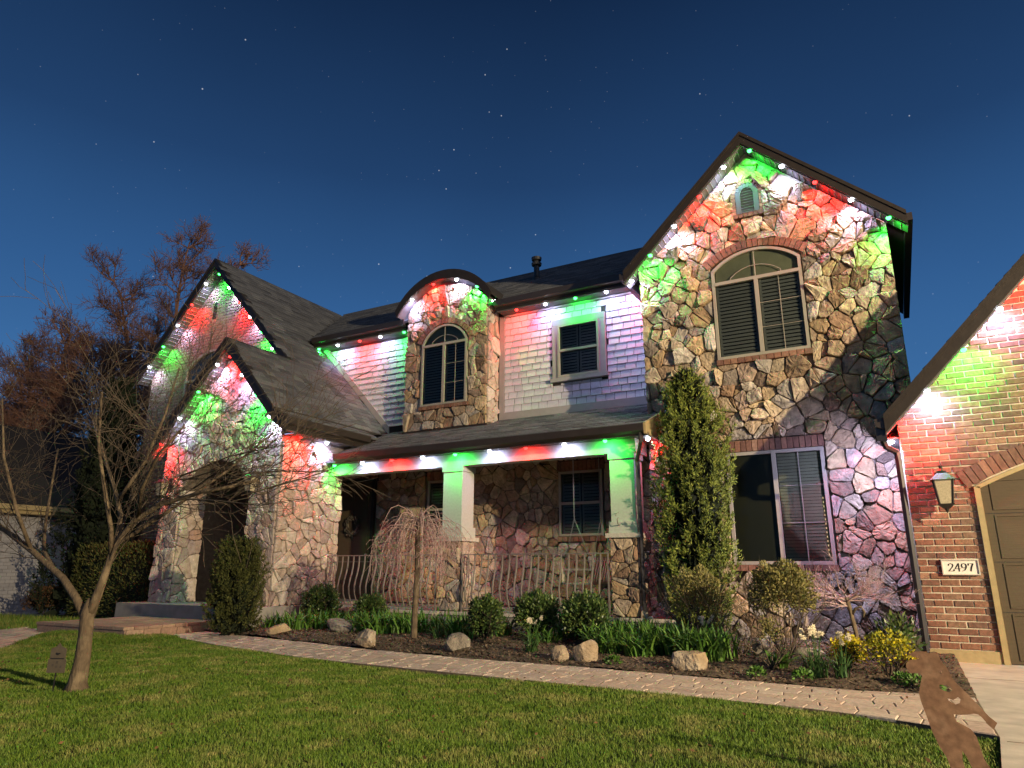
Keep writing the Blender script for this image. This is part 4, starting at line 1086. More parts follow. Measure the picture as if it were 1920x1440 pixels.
def run(pts, cols, where, first=0, wall=(0, 1, 0), k=1.0, tilt=.85, cone=178):
    for i, (p, c) in enumerate(zip(pts, cols)):
        led(p, {'w': 'white', 'r': 'red', 'g': 'green'}[c], f"{ {'w': 'cool white', 'r': 'red', 'g': 'green'}[c]} light, {ORD[i + first]} {where}", wall, k, tilt, cone)
# porch gutter
run([(-9.72 + i * .7235, 10.29, 3.07) for i in range(9)], 'gwrwgwrwg', 'from the left along the porch gutter', k=.36)
run([(-3.30, 10.55, 3.09), (-3.30, 10.92, 3.09)], 'wr', 'from the front under the right end of the porch roof', wall=(.8, .5, 0), k=.35)
# upper eaves
run([(x_, 11.99, 6.395) for x_ in (-12.12, -11.5, -10.8, -10.16, -9.46)], 'gwrwg', 'from the left on the upper eave left of the dormer', k=.42)
run([(x_, 11.99, 6.395) for x_ in (-6.48, -5.80, -5.12, -4.45, -3.86)], 'rwgww', 'from the left on the upper eave beside the small window', k=.42)
led((-3.62, 12.1, 6.41), 'red', 'red light at the end of the upper eave against the tall stone gable', (0, 1, 0))
# dormer
def on_arc(x_):
    (cx, cz, R, a) = arch_pts(dc - 1.22, dc + 1.22, 6.60, 7.30, 20)[1]
    return cz + math.sqrt(R * R - (x_ - cx) ** 2) - .01
run([(x_, 11.67, on_arc(x_)) for x_ in (-9.02, -8.44, -7.82, -7.28)], 'wrwg', 'from the left on the curved dormer edge')
led((-7.02, 11.95, 6.70), 'white', 'cool white light on the right side of the curved dormer', (-.3, .2, 0))
# tall stone gable
run([(x_, 10.80, 8.05 - .975 * (-1.49 - x_) - .025) for x_ in (-3.17, -2.71, -2.25, -1.80)], 'gwrw', 'from the bottom on the left rake of the tall stone gable', k=0.85, tilt=.6, cone=158)
run([(x_, 10.80, 8.05 - .94 * (x_ + 1.49) - .025) for x_ in (-1.36, -.89, -.43, .04, .50)], 'gwrwg', 'from the top on the right rake of the tall stone gable', k=0.85, tilt=.6, cone=158)
led((-3.56, 10.9, 6.02), 'white', 'cool white light at the lower left corner of the tall stone gable', (0, 1, 0))
# big brick gable on the left
run([(x_, 10.50, 8.51 - 1.06 * (-14.44 - x_) - .03) for x_ in (-16.62, -16.16, -15.68, -15.22, -14.76)], 'wgwrw', 'from the bottom on the left rake of the brick gable', k=0.6, tilt=.6, cone=158)
run([(x_, 10.50, 8.51 - 1.06 * (x_ + 14.44) - .03) for x_ in (-14.28, -13.84, -13.40, -12.96, -12.52, -12.08, -11.64)], 'gwrwgwr', 'from the top on the right rake of the brick gable', k=0.6, tilt=.6, cone=158)
# portico
run([(x_, 8.85, pz - .26 - 1.03 * (-11.5 - x_) - .03) for x_ in (-13.22, -12.73, -12.24, -11.74)], 'rwgw', 'from the bottom on the left rake of the portico', k=0.8, tilt=.6, cone=158)
run([(x_, 8.85, pz - .26 - 1.06 * (x_ + 11.5) - .03) for x_ in (-11.38, -10.96, -10.52, -10.08)], 'rwgw', 'from the top on the right rake of the portico', k=0.8, tilt=.6, cone=158)
run([(-9.74, y_, zeave - .47) for y_ in (9.35, 10.05)], 'rw', 'from the front under the side gutter of the portico', wall=(-1, .1, 0))
# garage
run([(x_, 9.74, 2.71 + 1.045 * (x_ - .05) - .03) for x_ in (.22, .57, 1.02, 1.46, 1.92)], 'rwgwr', 'from the bottom on the garage rake', k=.75)
led((.10, 9.98, 2.66), 'white', 'cool white light under the garage gutter by the downspout', (-.6, 1, 0), 3.2)

# ------------------------------------------------------------------ porch railings
BAL = {}
def railing(a, b, label, n_):
    a, b = Vector(a), Vector(b); d = (b - a); l = d.length; d.normalize()
    out = Vector((d.y, -d.x, 0))     # towards the garden
    o = thing('porch_railing', label, 'railing', a, 'belly railings round the porch')
    up = Vector((0, 0, 1))
    MB().beam(a + up * .955, b + up * .955, .035, .018).build('top_rail', 'iron', o)
    MB().beam(a + up * .06, b + up * .06, .034, .018).build('bottom_rail', 'iron', o)
    MB().beam(a + up * .84, b + up * .84, .016, .008).build('middle_rail', 'iron', o)
    for p in (a + d * .012, b - d * .012): MB().beam(p, p + up * .95, .024, .024, out).build('post', 'iron', o)
    me = None
    for i in range(n_):
        p = a + d * (l * (i + 1) / (n_ + 1))
        if me is None:
            pts = [p + up * z + out * u for z, u in ((.06, 0), (.14, .035), (.26, .085), (.38, .10), (.50, .075), (.62, .035), (.74, .008), (.84, 0), (.95, 0))]
            mb = MB().tube(pts, .0145, 5, False); q = mb.build('baluster', 'iron', o, origin=p); me = q.data
        else: link('baluster', me, p, o)
    return o
railing((-9.90, 10.45, .34), (-7.27, 10.45, .34), 'dark iron belly railing between the portico and the middle porch column', 18)
railing((-6.74, 10.45, .34), (-4.0, 10.45, .34), 'dark iron belly railing between the two porch columns', 19)
railing((-3.12, 10.45, .34), (-3.12, 11.05, .34), 'short dark iron railing at the right end of the porch', 6)

# ------------------------------------------------------------------ porch swing
sw_ = thing('porch_swing', 'pale wooden porch swing hanging on four chains at the right of the porch', 'porch swing', (-4.8, 11.6, .8))
for i in range(6): MB().box(-5.10 + i * .085, -5.10 + i * .085 + .07, 11.1, 12.05, .80, .82).build('seat_slat', 'wood', sw_)
for i in range(9): MB().beam((-4.58, 11.14 + i * .11, .84), (-4.47, 11.14 + i * .11, 1.28), .055, .016, (1, 0, 0)).build('back_slat', 'wood', sw_)
MB().box(-4.50, -4.46, 11.08, 12.08, 1.26, 1.33).build('top_rail', 'wood', sw_)
MB().box(-4.62, -4.58, 11.08, 12.08, .82, .88).build('lower_rail', 'wood', sw_)
for y_ in (11.1, 12.02):
    MB().box(-5.12, -4.54, y_ - .02, y_ + .02, 1.03, 1.06).box(-5.10, -5.06, y_ - .018, y_ + .018, .822, 1.03).build('armrest', 'wood', sw_)
def chain(p, q, n_=None):
    p, q = Vector(p), Vector(q); d = q - p; l = d.length; d.normalize(); n_ = int(l / .035); mb = MB()
    s1 = d.orthogonal().normalized(); s2 = d.cross(s1)
    for i in range(n_):
        c = p + d * (i + .5) * l / n_; s = s1 if i % 2 else s2
        for sg in (-1, 1): mb.beam(c - d * .019 + s * .008 * sg, c + d * .019 + s * .008 * sg, .006, .006, s)
    mb.build('chain', 'chain', sw_)
for y_, xc in ((11.15, -4.88), (11.98, -4.72)):
    chain((xc, y_, 3.30), (xc, y_, 1.90)); chain((xc, y_, 1.90), (xc - .22, y_, 1.05)); chain((xc, y_, 1.90), (xc + .26, y_, 1.28))

# ------------------------------------------------------------------ neighbour's house on the left
NH = thing('neighbour_house', 'white painted brick house behind the bare tree at the far left', 'house', (-22, 9, 0))
nw = MB().box(-26, -19.0, 4.0, 13.2, -.1, 2.35).build('side_wall', 'white_mortar', NH)
mb = MB(); rn = random.Random(2)
for r_ in range(29):
    y = 4.0 + (.1 if r_ % 2 else 0)
    while y < 13.15:
        mb.box(-19.0, -18.99, y, min(y + .193, 13.2), -.05 + r_ * .083, -.05 + r_ * .083 + .072); y += .203
stuff(mb.build('wall_bricks', 'white_brick', nw))
MB().box(-19.0, -18.97, 4, 13.2, 2.30, 2.36).build('frieze', 'trim', nw)
nr = MB().prism([(-18.6, 3.7, 2.55), (-18.6, 13.6, 2.55), (-22.5, 13.6, 5.1), (-22.5, 3.7, 5.1)], (0, 0, -.08)).build('roof', 'roof_deck', NH)
MB().prism([(-22.5, 3.7, 5.1), (-22.5, 13.6, 5.1), (-26.4, 13.6, 2.55), (-26.4, 3.7, 2.55)], (0, 0, -.08)).build('roof', 'roof_deck', NH)
MB().prism([(-26, 13.2, 2.35), (-19, 13.2, 2.35), (-22.5, 13.2, 5.0)][::-1], (0, -.15, 0)).prism([(-26, 4.2, 2.35), (-19, 4.2, 2.35), (-22.5, 4.2, 5.0)][::-1], (0, -.15, 0)).build('end_gable', 'white_brick', NH)
MB().box(-18.60, -18.50, 3.7, 13.6, 2.42, 2.54).build('gutter', 'tan_trim', NH)
MB().box(-18.62, -18.60, 3.7, 13.6, 2.34, 2.54).build('fascia', 'tan_trim', NH)
MB().box(-19.0, -18.62, 3.7, 13.6, 2.33, 2.34).build('soffit', 'tan_trim', NH)

# ------------------------------------------------------------------ foliage
def leafcloud(n, pos, d, ln, wd, seed, jit=.5):
    """pos (n,3), d (n,3) leaf directions, ln/wd sizes -> diamond leaves"""
    rs = np.random.RandomState(seed)
    d = d + rs.normal(0, jit, d.shape); d /= np.linalg.norm(d, axis=1)[:, None]
    r = rs.normal(0, 1, d.shape); s = np.cross(d, r); s /= np.linalg.norm(s, axis=1)[:, None]
    L_ = ln * rs.uniform(.6, 1.3, (n, 1)); W_ = wd * rs.uniform(.7, 1.2, (n, 1)); up = np.cross(s, d)
    V = np.stack([pos, pos + d * L_ * .45 + s * W_ + up * W_ * .3, pos + d * L_, pos + d * L_ * .45 - s * W_ + up * W_ * .3], 1)
    return V.reshape(-1, 3), np.arange(n * 4).reshape(-1, 4)
def sph(rs, n):
    v = rs.normal(0, 1, (n, 3)); return v / np.linalg.norm(v, axis=1)[:, None]
class Twigs:
    def __init__(s): s.a, s.b, s.ra, s.rb = [], [], [], []
    def seg(s, a, b, ra, rb): s.a.append(tuple(a)); s.b.append(tuple(b)); s.ra.append(ra); s.rb.append(rb)
    def build(s, name, m, parent, k=3):
        A, B = np.array(s.a), np.array(s.b); ra, rb = np.array(s.ra)[:, None], np.array(s.rb)[:, None]
        d = B - A; d /= np.linalg.norm(d, axis=1)[:, None] + 1e-9
        ref = np.where(np.abs(d[:, 2:3]) < .9, np.array([[0, 0, 1.]]), np.array([[1., 0, 0]])); r = np.cross(d, ref); r /= np.linalg.norm(r, axis=1)[:, None]; u = np.cross(d, r)
        rings = []
        for P, R in ((A, ra), (B, rb)):
            for j in range(k):
                t = 2 * math.pi * j / k; rings.append(P + (r * math.cos(t) + u * math.sin(t)) * R)
        V = np.stack(rings, 1).reshape(-1, 3); n = len(A); base = np.arange(n)[:, None] * 2 * k
        F = np.concatenate([base + np.array([[j, (j + 1) % k, k + (j + 1) % k, k + j]]) for j in range(k)], 0)
        return raw(name, V, F, m, parent)
def grow(tw, rng, p, d, L, r, lvl, maxl, ratio=.62, spread=.7, up=.15, kids=(4, 6), wob=.12, steps=5, tip=.0022, kinds=None):
    p = Vector(p); d = Vector(d).normalized(); pts = [p.copy()]; rr = [r]
    for i in range(steps):
        d = (d + Vector((rng.uniform(-wob, wob), rng.uniform(-wob, wob), rng.uniform(-wob, wob) + up * .25))).normalized()
        q = p + d * (L / steps); r2 = max(tip, r * (1 - .6 * (i + 1) / steps)) if lvl < maxl else max(tip * .8, r * (1 - .75 * (i + 1) / steps))
        tw.seg(p, q, rr[-1], r2); p = q; pts.append(p.copy()); rr.append(r2)
    if lvl >= maxl: return
    for i in range(rng.randint(*kids)):
        t = rng.uniform(.2, 1); k = min(steps, int(t * steps) + 1); b = pts[k]; dd = (pts[k] - pts[k - 1]).normalized()
        ax = Vector((rng.uniform(-1, 1), rng.uniform(-1, 1), rng.uniform(-.6, 1))); s = (ax - dd * ax.dot(dd)).normalized()
        nd = (dd + s * rng.uniform(.5, 1.2) * spread * 1.4 + Vector((0, 0, up))).normalized()
        grow(tw, rng, b, nd, L * ratio * rng.uniform(.7, 1.25), max(tip, rr[k] * .68), lvl + 1, maxl, ratio, spread, up, kids, wob, steps, tip)

# --- the bare tree on the lawn
MT = thing('bare_tree', 'bare spreading tree with a forked trunk standing on the lawn at the left', 'tree', (-6.53, 3.9, 0))
TR = [((-6.55, 3.9, -.02), (-6.55, 3.9, .06), (-6.53, 3.9, .25), (-6.54, 3.9, .45), (-6.56, 3.9, .64), (-6.56, 3.9, .72), (-6.56, 3.9, .78)), (.115, .078, .064, .058, .058, .042, .015)]
MB().tube(*TR, 12).build('trunk', 'bark', MT, smooth=True)
LIMBS = [
 ([(-6.57, 3.9, .60), (-6.75, 3.88, .78), (-6.97, 3.86, .95), (-7.45, 3.80, 1.20), (-7.90, 3.72, 1.42), (-8.35, 3.66, 1.64), (-8.9, 3.6, 1.85)], .064),
 ([(-6.55, 3.9, .60), (-6.50, 3.92, .80), (-6.47, 3.95, .99), (-6.43, 3.98, 1.27), (-6.25, 4.02, 1.48), (-5.98, 4.08, 1.62), (-5.5, 4.15, 1.72), (-4.9, 4.25, 1.80)], .062),
 ([(-6.56, 3.94, .62), (-6.58, 4.02, .95), (-6.62, 4.10, 1.25), (-6.68, 4.15, 1.55), (-6.95, 4.2, 1.85), (-7.3, 4.25, 2.2), (-7.7, 4.3, 2.7)], .050),
 ([(-6.45, 3.97, 1.15), (-6.40, 3.9, 1.4), (-6.35, 3.75, 1.75), (-6.3, 3.6, 2.15), (-6.2, 3.5, 2.6)], .040),
 ([(-7.0, 3.86, .97), (-7.35, 3.95, 1.05), (-7.75, 4.05, 1.22), (-8.0, 4.15, 1.5), (-8.3, 4.3, 1.9), (-8.5, 4.4, 2.4)], .040),
 ([(-6.63, 4.10, 1.25), (-6.3, 4.4, 1.6), (-5.9, 4.7, 2.0), (-5.5, 4.9, 2.4)], .036),
 ([(-6.22, 4.03, 1.5), (-5.95, 3.85, 1.75), (-5.55, 3.7, 2.0), (-5.1, 3.6, 2.2)], .034),
 ([(-6.8, 4.17, 1.70), (-6.65, 4.3, 2.1), (-6.5, 4.35, 2.6), (-6.45, 4.4, 3.1)], .034),
 ([(-7.5, 3.8, 1.22), (-7.5, 3.6, 1.6), (-7.6, 3.45, 2.1), (-7.75, 3.4, 2.7)], .034)]
rt = random.Random(12); tw = Twigs()
for pts, r in LIMBS:
    r *= .62; n_ = len(pts); rs_ = [r * (1 - .62 * i / (n_ - 1)) for i in range(n_)]
    MB().tube(pts, rs_, 8).build('limb', 'bark', MT, smooth=True)
    P = [Vector(p) for p in pts]
    for i in range(1, n_):
        for _ in range(2 if i < n_ - 1 else 4):
            if P[i].z < 1.2: continue
            a_ = P[i - 1].lerp(P[i], rt.random()); dd = (P[i] - P[i - 1]).normalized()
            out = Vector((P[i].x + 6.6, P[i].y - 3.95, .25)).normalized() * .7
            nd = dd * .7 + out + Vector((rt.uniform(-.8, .8), rt.uniform(-.7, .7), rt.uniform(-.25, .8)))
            grow(tw, rt, a_, nd, rt.uniform(.5, .92), min(.009, rs_[i] * .34), 1, 3, ratio=.64, spread=.85, up=.02, kids=(3, 5), wob=.17, steps=5, tip=.0024)
for i in range(7):      # long low shoots that reach out to the right
    grow(tw, rt, (-5.7 + rt.uniform(-.3, .6), 4.1 + rt.uniform(-.3, .3), 1.68 + rt.uniform(-.05, .25)), (1, rt.uniform(-.3, .5), rt.uniform(-.05, .35)), rt.uniform(.75, 1.25), .010, 1, 3, ratio=.42, spread=.6, up=.06, kids=(5, 8), wob=.12, steps=6, tip=.0028)
tw.build('crown', 'twig', MT)

# --- tall bare trees behind
def far_tree(base, tops, label, seed, rt_=.28):
    rt = random.Random(seed); o = thing('bare_tree', label, 'tree', base)
    b = Vector(base); tr = MB(); tw = Twigs()
    fork = b + Vector((0, 0, 3.2)); tr.tube([b, b + Vector((.1, 0, 1.6)), fork], [rt_, rt_ * .85, rt_ * .8], 8)
    tr.build('trunk', 'bark', o)
    for tx, ty, tz, sp_ in tops:
        top = Vector((tx, ty, tz)); n_ = 9; pts = []
        for i in range(n_ + 1):
            t = i / n_; p = fork.lerp(top, t) + Vector((0, 0, 1.2 * math.sin(t * math.pi) * .6)) + Vector((rt.uniform(-.15, .15), rt.uniform(-.15, .15), 0)); pts.append(p)
        rs_ = [rt_ * .55 * (1 - .85 * i / n_) for i in range(n_ + 1)]
        MB().tube(pts, rs_, 6).build('limb', 'far_twig', o)
        for i in range(2, n_ + 1):
            for _ in range(4):
                nd = Vector((rt.uniform(-1, 1), rt.uniform(-1, 1), rt.uniform(.1, 1.0)))
                grow(tw, rt, pts[i], nd, sp_ * 1.08 * rt.uniform(.6, 1.25) * (1.15 - .05 * i), .035, 1, 3, ratio=.58, spread=.85, up=.10, kids=(9, 12), wob=.30, steps=4, tip=.0085)
    tw.build('crown', 'far_twig', o)
far_tree((-25.5, 16.5, 0), [(-28.6, 16, 13.2, 1.3), (-24.4, 16.3, 13.9, 1.35), (-21.4, 16.5, 12.6, 1.0), (-27.0, 17, 10.5, 1.3), (-22.7, 17.2, 11.0, 1.2), (-29.3, 16.2, 10.0, 1.2)], 'tallest bare tree with reddish twigs directly behind the brick gable', 77)
far_tree((-30.5, 15.0, 0), [(-32.5, 15, 9.6, 1.4), (-29.4, 14.8, 10.2, 1.4), (-27.4, 15, 8.4, 1.3), (-34.6, 15.5, 7.6, 1.4), (-31.0, 15.5, 7.8, 1.4)], 'bare tree with reddish twigs behind the neighbouring house at the far left', 78)

# --- conifer by the tall gable
def conifer(name, label, cat, c, rmax, h, n, m, seed, prof, zb=.05, ln=.10, wd=.018, core='dark_leaf', group=None):
    o = thing(name, label, cat, c, group); rs = np.random.RandomState(seed)
    MB().tube([(c[0], c[1], 0), (c[0], c[1], h * .8)], [.05, .015], 7).build('trunk', 'bark', o)
    t = rs.rand(n) ** .9; th = rs.rand(n) * 2 * np.pi
    lump = 1 + .13 * np.sin(th * 3 + t * 9) + .13 * np.sin(th * 6 - t * 23) + .13 * np.sin(th * 9 + t * 51)
    R = prof(t) * rmax * lump * (1 - .35 * rs.rand(n) ** 2.2)
    K = n // 34     # upright finger-like sprays, each a tuft of needles round its own stem
    P0 = np.stack([c[0] + R[:K] * np.cos(th[:K]), c[1] + R[:K] * np.sin(th[:K]), zb + t[:K] * (h - zb)], 1)
    A0 = np.stack([np.cos(th[:K]) * .42, np.sin(th[:K]) * .42, np.full(K, .95)], 1) + rs.normal(0, .16, (K, 3))
    A0 /= np.linalg.norm(A0, axis=1)[:, None]
    ki = rs.randint(0, K, n); u_ = rs.rand(n, 1); Lk = (rs.uniform(.7, 1.5, K) * ln * 1.9)[ki][:, None]
    off = rs.normal(0, 1, (n, 3)); off /= np.linalg.norm(off, axis=1)[:, None]
    P = P0[ki] + A0[ki] * Lk * u_ + off * ln * .30 * (1.05 - u_)
    D = A0[ki] * .9 + off * .7
    V, F = leafcloud(n, P, D, ln * .55, wd * .62, seed + 1, .25)
    raw('crown', V, F, m, o)
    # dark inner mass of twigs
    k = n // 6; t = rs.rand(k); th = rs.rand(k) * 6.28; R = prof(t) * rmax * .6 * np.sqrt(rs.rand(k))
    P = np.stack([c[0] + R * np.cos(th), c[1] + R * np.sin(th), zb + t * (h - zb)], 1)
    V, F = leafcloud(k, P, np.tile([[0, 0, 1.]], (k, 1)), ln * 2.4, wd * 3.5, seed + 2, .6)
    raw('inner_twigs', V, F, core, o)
    return o
cprof = lambda t: np.interp(t, [0, .25, .45, .68, .80, .88, .95, 1.0], [.62, .88, .95, 1.0, .82, .60, .34, .05])
conifer('conifer', 'tall ragged green conifer in front of the tall stone gable', 'conifer', (-2.63, 10.58, 0), .50, 3.94, 34000, 'conifer', 5, cprof, ln=.10, wd=.014)
hp = lambda t: np.clip(np.minimum(1.0, (1.02 - t) ** .25 * 1.25), .5, 1.1)
conifer('yew_shrub', 'upright dark yew shrub beside the entry step', 'shrub', (-9.55, 8.05, 0),   .34, 1.40, 20000, 'yew', 6, hp, ln=.08, wd=.012)
conifer('cypress', 'dark narrow cypress left of the brick gable', 'cypress', (-16.7, 9.9, 0), .95, 5.4, 22000, 'dark_leaf', 7, lambda t: np.clip((1 - t) ** .8 + .04, 0, 1), ln=.16, wd=.03)
# clipped hedge block
hd = thing('hedge', 'clipped dark hedge left of the arched portico', 'hedge', (-14.9, 9.7, 0)); rs = np.random.RandomState(9)
n = 16000; u = rs.rand(n, 3); f = rs.randint(0, 3, n); 
for ax in range(3): u[f == ax, ax] = np.where(ax == 2, 1, (rs.rand((f == ax).sum()) > .5)) + rs.normal(0, .03, (f == ax).sum())
P = np.stack([-16.2 + 2.55 * u[:, 0], 9.2 + 1.0 * u[:, 1], .05 + 1.42 * u[:, 2] + .05 * np.sin(u[:, 0] * 17)], 1)
D = (u - .5) * np.array([[1, 1, 1.2]]) + np.array([[0, 0, .5]])
V, F = leafcloud(n, P, D, .08, .014, 10, .4); raw('leaves', V, F, 'yew', hd)
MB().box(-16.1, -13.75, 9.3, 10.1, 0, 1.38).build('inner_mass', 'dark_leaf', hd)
def bush(name, label, cat, c, r, h, n, m, seed, ln=.05, wd=.014, stems=6, group=None, zb=0., flower=None, twigm='twig', core=True, shell=.25):
    o = thing(name, label, cat, c, group); rs = np.random.RandomState(seed); rg = random.Random(seed)
    d = sph(rs, n); d[:, 2] = np.where(d[:, 2] < -.5, -d[:, 2], d[:, 2])
    lump = 1 + .12 * np.sin(d[:, 0] * 7 + seed) * np.sin(d[:, 1] * 6) + .08 * np.sin(d[:, 2] * 13 + d[:, 0] * 9)
    rr = lump * (1 - shell * rs.rand(n) ** 1.5 * 1.6)
    C = np.array([c[0], c[1], c[2] + zb + (h - zb) * .5])
    P = C + d * rr[:, None] * np.array([[r, r, (h - zb) * .52]])
    P[:, 2] = np.maximum(P[:, 2], c[2] + .01)
    V, F = leafcloud(n, P, d + np.array([[0, 0, .5]]), ln, wd, seed + 1, .5); raw('leaves', V, F, m, o)
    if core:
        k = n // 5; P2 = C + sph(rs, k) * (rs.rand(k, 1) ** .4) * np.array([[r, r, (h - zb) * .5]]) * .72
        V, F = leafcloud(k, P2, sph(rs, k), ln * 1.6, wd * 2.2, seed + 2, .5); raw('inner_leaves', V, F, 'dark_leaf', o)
    t_ = Twigs()
    for i in range(stems):
        dd = Vector((rg.uniform(-.8, .8), rg.uniform(-.8, .8), 1)); grow(t_, rg, (c[0] + rg.uniform(-.02, .02), c[1] + rg.uniform(-.02, .02), c[2] - .01), dd, h * .75, .010, 1, 2, ratio=.5, spread=.6, up=.1, kids=(4, 6), wob=.15, steps=4, tip=.002)
    t_.build('stems', twigm, o)
    if flower:
        k = flower[1]; d2 = sph(rs, k); d2[:, 2] = np.abs(d2[:, 2]) * .9 - .2
        V, F = leafcloud(k, C + d2 * np.array([[r, r, (h - zb) * .54]]), d2, flower[2], flower[2] * .5, seed + 3, .4); stuff(raw('flowers', V, F, flower[0], o))
    return o
BG = 'glossy evergreen shrubs along the porch'
bush('evergreen_shrub', 'dark round glossy shrub left of the middle daffodil clump', 'shrub', (-5.18, 8.67, .05), .25, .60, 2600, 'boxleaf', 21, group=BG)
bush('evergreen_shrub', 'glossy shrub right behind the daffodils in front of the middle of the railing', 'shrub', (-4.72, 9.35, .07), .32, .62, 3200, 'boxleaf', 22, group=BG)
bush('evergreen_shrub', 'light tipped glossy shrub behind the double boulder', 'shrub', (-3.92, 9.25, .07), .33, .62, 3200, 'boxleaf', 23, group=BG)
bush('evergreen_shrub', 'dark leafy shrub against the corner of the portico', 'shrub', (-9.30, 9.75, .07), .33, .66, 2800, 'boxleaf', 24, group=BG)
bush('evergreen_shrub', 'dark leafy shrub below the weeping branches of the cherry', 'shrub', (-8.15, 9.75, .07), .28, .52, 2400, 'boxleaf', 25, group=BG)
bush('clipped_shrub', 'sparse clipped twiggy shrub at the foot of the tall conifer', 'shrub', (-2.34, 9.2, .06), .33, .98, 6000, 'topleaf', 26, ln=.035, wd=.009, stems=16, zb=.25, core=False, shell=.5)
bush('clipped_shrub', 'round clipped olive green shrub on bare stems under the large window', 'shrub', (-1.22, 8.55, .05), .35, 1.06, 9000, 'topleaf', 27, ln=.035, wd=.010, stems=14, zb=.38, core=False, shell=.5)
bush('small_shrub', 'small thin brown leaved plant below the round clipped shrub', 'shrub', (-1.30, 8.05, .04), .13, .52, 500, 'topleaf', 28, ln=.03, wd=.008, stems=7, zb=.18, core=False, shell=.6)
bush('flowering_mound', 'low mound of solid yellow flowers in front of the small bare tree', 'flowering plant', (-.60, 8.42, .04), .17, .33, 900, 'yflower', 29, ln=.028, wd=.010, stems=3)
bush('flowering_mound', 'loose yellow flowering shrub with green leaves by the red rock', 'flowering plant', (-.22, 8.05, .04), .23, .42, 800, 'yleaf', 30, ln=.035, wd=.012, stems=8, flower=('yflower', 260, .03), core=False, shell=.6)
bush('green_shrub', 'loose green shrub with long leaves left of the planter', 'shrub', (-.12, 8.75, .06), .22, .50, 420, 'boxleaf', 31, ln=.07, wd=.014, stems=6, core=False, shell=.6)
bush('brown_bush', 'round brown leafed bush against the white neighbouring house', 'shrub', (-17.3, 9.3, 0), .45, .62, 1600, 'brown_leaf', 32, ln=.06, wd=.015)
bush('brown_bush', 'bare thin brown stems beside the grey rock at the tall gable', 'shrub', (-1.75, 8.85, .05), .18, .42, 60, 'brown_leaf', 33, ln=.03, wd=.008, stems=9, core=False)
# low weeds
for i, (x_, y_) in enumerate([(-.02, 7.55), (-1.36, 7.42), (-.1, 7.7), (-2.9, 7.6), (-.95, 7.5), (.12, 7.45)]):
    bush('weed', ['low green weed by the yellow flowering shrub', 'low green weed at the walk below the round clipped shrub', 'low broad weed beside the red rock', 'low weed right of the double boulder', 'tiny weed at the walk under the daffodils', 'low weed at the corner of the walk and driveway'][i], 'weed', (x_, y_, .02), .08 if i != 0 else .11, .09, 130, 'strap', 300 + i, ln=.04, wd=.012, stems=2, core=False)

# --- weeping cherry
WC = thing('weeping_cherry', 'small weeping cherry with pink budding branches in front of the porch', 'tree', (-6.35, 8.6, 0))
wx, wy = -6.35, 8.60
MB().tube([(wx, wy, 0), (wx, wy, .08), (wx + .0, wy, .4), (wx + .02, wy, 1.0), (wx + .0, wy, 1.62), (wx + .02, wy, 1.72)], [.075, .052, .045, .042, .04, .03], 10).build('trunk', 'bark', WC, smooth=True)
tw = Twigs(); rc = random.Random(9); BP, BD = [], []
for i in range(85):
    t = rc.uniform(0, 6.283); R_ = rc.uniform(.25, .92); h0 = rc.uniform(1.55, 1.76); hh = rc.uniform(.02, .14) if i % 9 else .24
    drop = rc.uniform(.25, .88) if R_ > .4 else rc.uniform(.2, .5)
    p = Vector((wx + .01, wy, h0)); n_ = 12; prev = p; r = .0095 if i % 4 == 0 else .006
    wob = [rc.uniform(-.06, .06), rc.uniform(-.06, .06)]
    for k in range(1, n_ + 1):
        s = k / n_; rad_ = R_ * math.sin(min(1, s * 1.25) * math.pi / 2)
        z = h0 + hh * math.sin(min(1, s * 2) * math.pi) * 1.2 - drop * max(0, s - .3) ** 1.5 * 1.7
        q = Vector((wx + rad_ * math.cos(t + wob[0] * s * 3) + rc.uniform(-.012, .012), wy + rad_ * math.sin(t + wob[0] * s * 3) * .8 + rc.uniform(-.012, .012), z))
        r2 = max(.0022, r * (1 - .8 * s)); tw.seg(prev, q, max(.0022, r * (1 - .8 * (k - 1) / n_)), r2)
        if k > 4:
            for _ in range(2):
                if rc.random() < .75:
                    e2 = q + Vector((rc.uniform(-.10, .10), rc.uniform(-.10, .10), -rc.uniform(.04, .20))); mid = q.lerp(e2, .5) + Vector((rc.uniform(-.03, .03), rc.uniform(-.03, .03), .03))
                    tw.seg(q, mid, .0024, .002); tw.seg(mid, e2, .002, .0015)
                    for w__ in (mid, e2): BP.append(tuple(w__)); BD.append((rc.uniform(-1, 1), rc.uniform(-1, 1), rc.uniform(-1, .5)))
            BP.append(tuple(q)); BD.append((rc.uniform(-1, 1), rc.uniform(-1, 1), rc.uniform(-1, .5)))
        prev = q
tw.build('branches', 'cherry_twig', WC)
V, F = leafcloud(len(BP), np.array(BP), np.array(BD), .016, .005, 55, .2); raw('buds', V, F, 'bud', WC)

# --- small bare ornamental tree by the garage
ST = thing('small_bare_tree', 'small pale barked bare tree with a wide low crown by the garage', 'tree', (-.55, 9.6, .05))
MB().tube([(-.55, 9.6, .0), (-.55, 9.6, .15), (-.57, 9.6, .4), (-.60, 9.6, .62), (-.62, 9.6, .72)], [.032, .027, .025, .024, .022], 8).tube([(-.585, 9.6, .52), (-.53, 9.58, .60), (-.47, 9.56, .62), (-.44, 9.55, .56), (-.46, 9.54, .50)], [.018, .016, .015, .014, .01], 7).build('trunk', 'bark', ST, smooth=True)
tw = Twigs(); rc = random.Random(19)
for i in range(26):
    t = rc.uniform(0, 6.283); grow(tw, rc, (-.62, 9.6, rc.uniform(.62, .74)), (math.cos(t) * 1.25, math.sin(t) * .6, rc.uniform(.05, .6)), rc.uniform(.28, .42), .010, 1, 3, ratio=.6, spread=.6, up=.08, kids=(4, 6), wob=.25, steps=4, tip=.002)
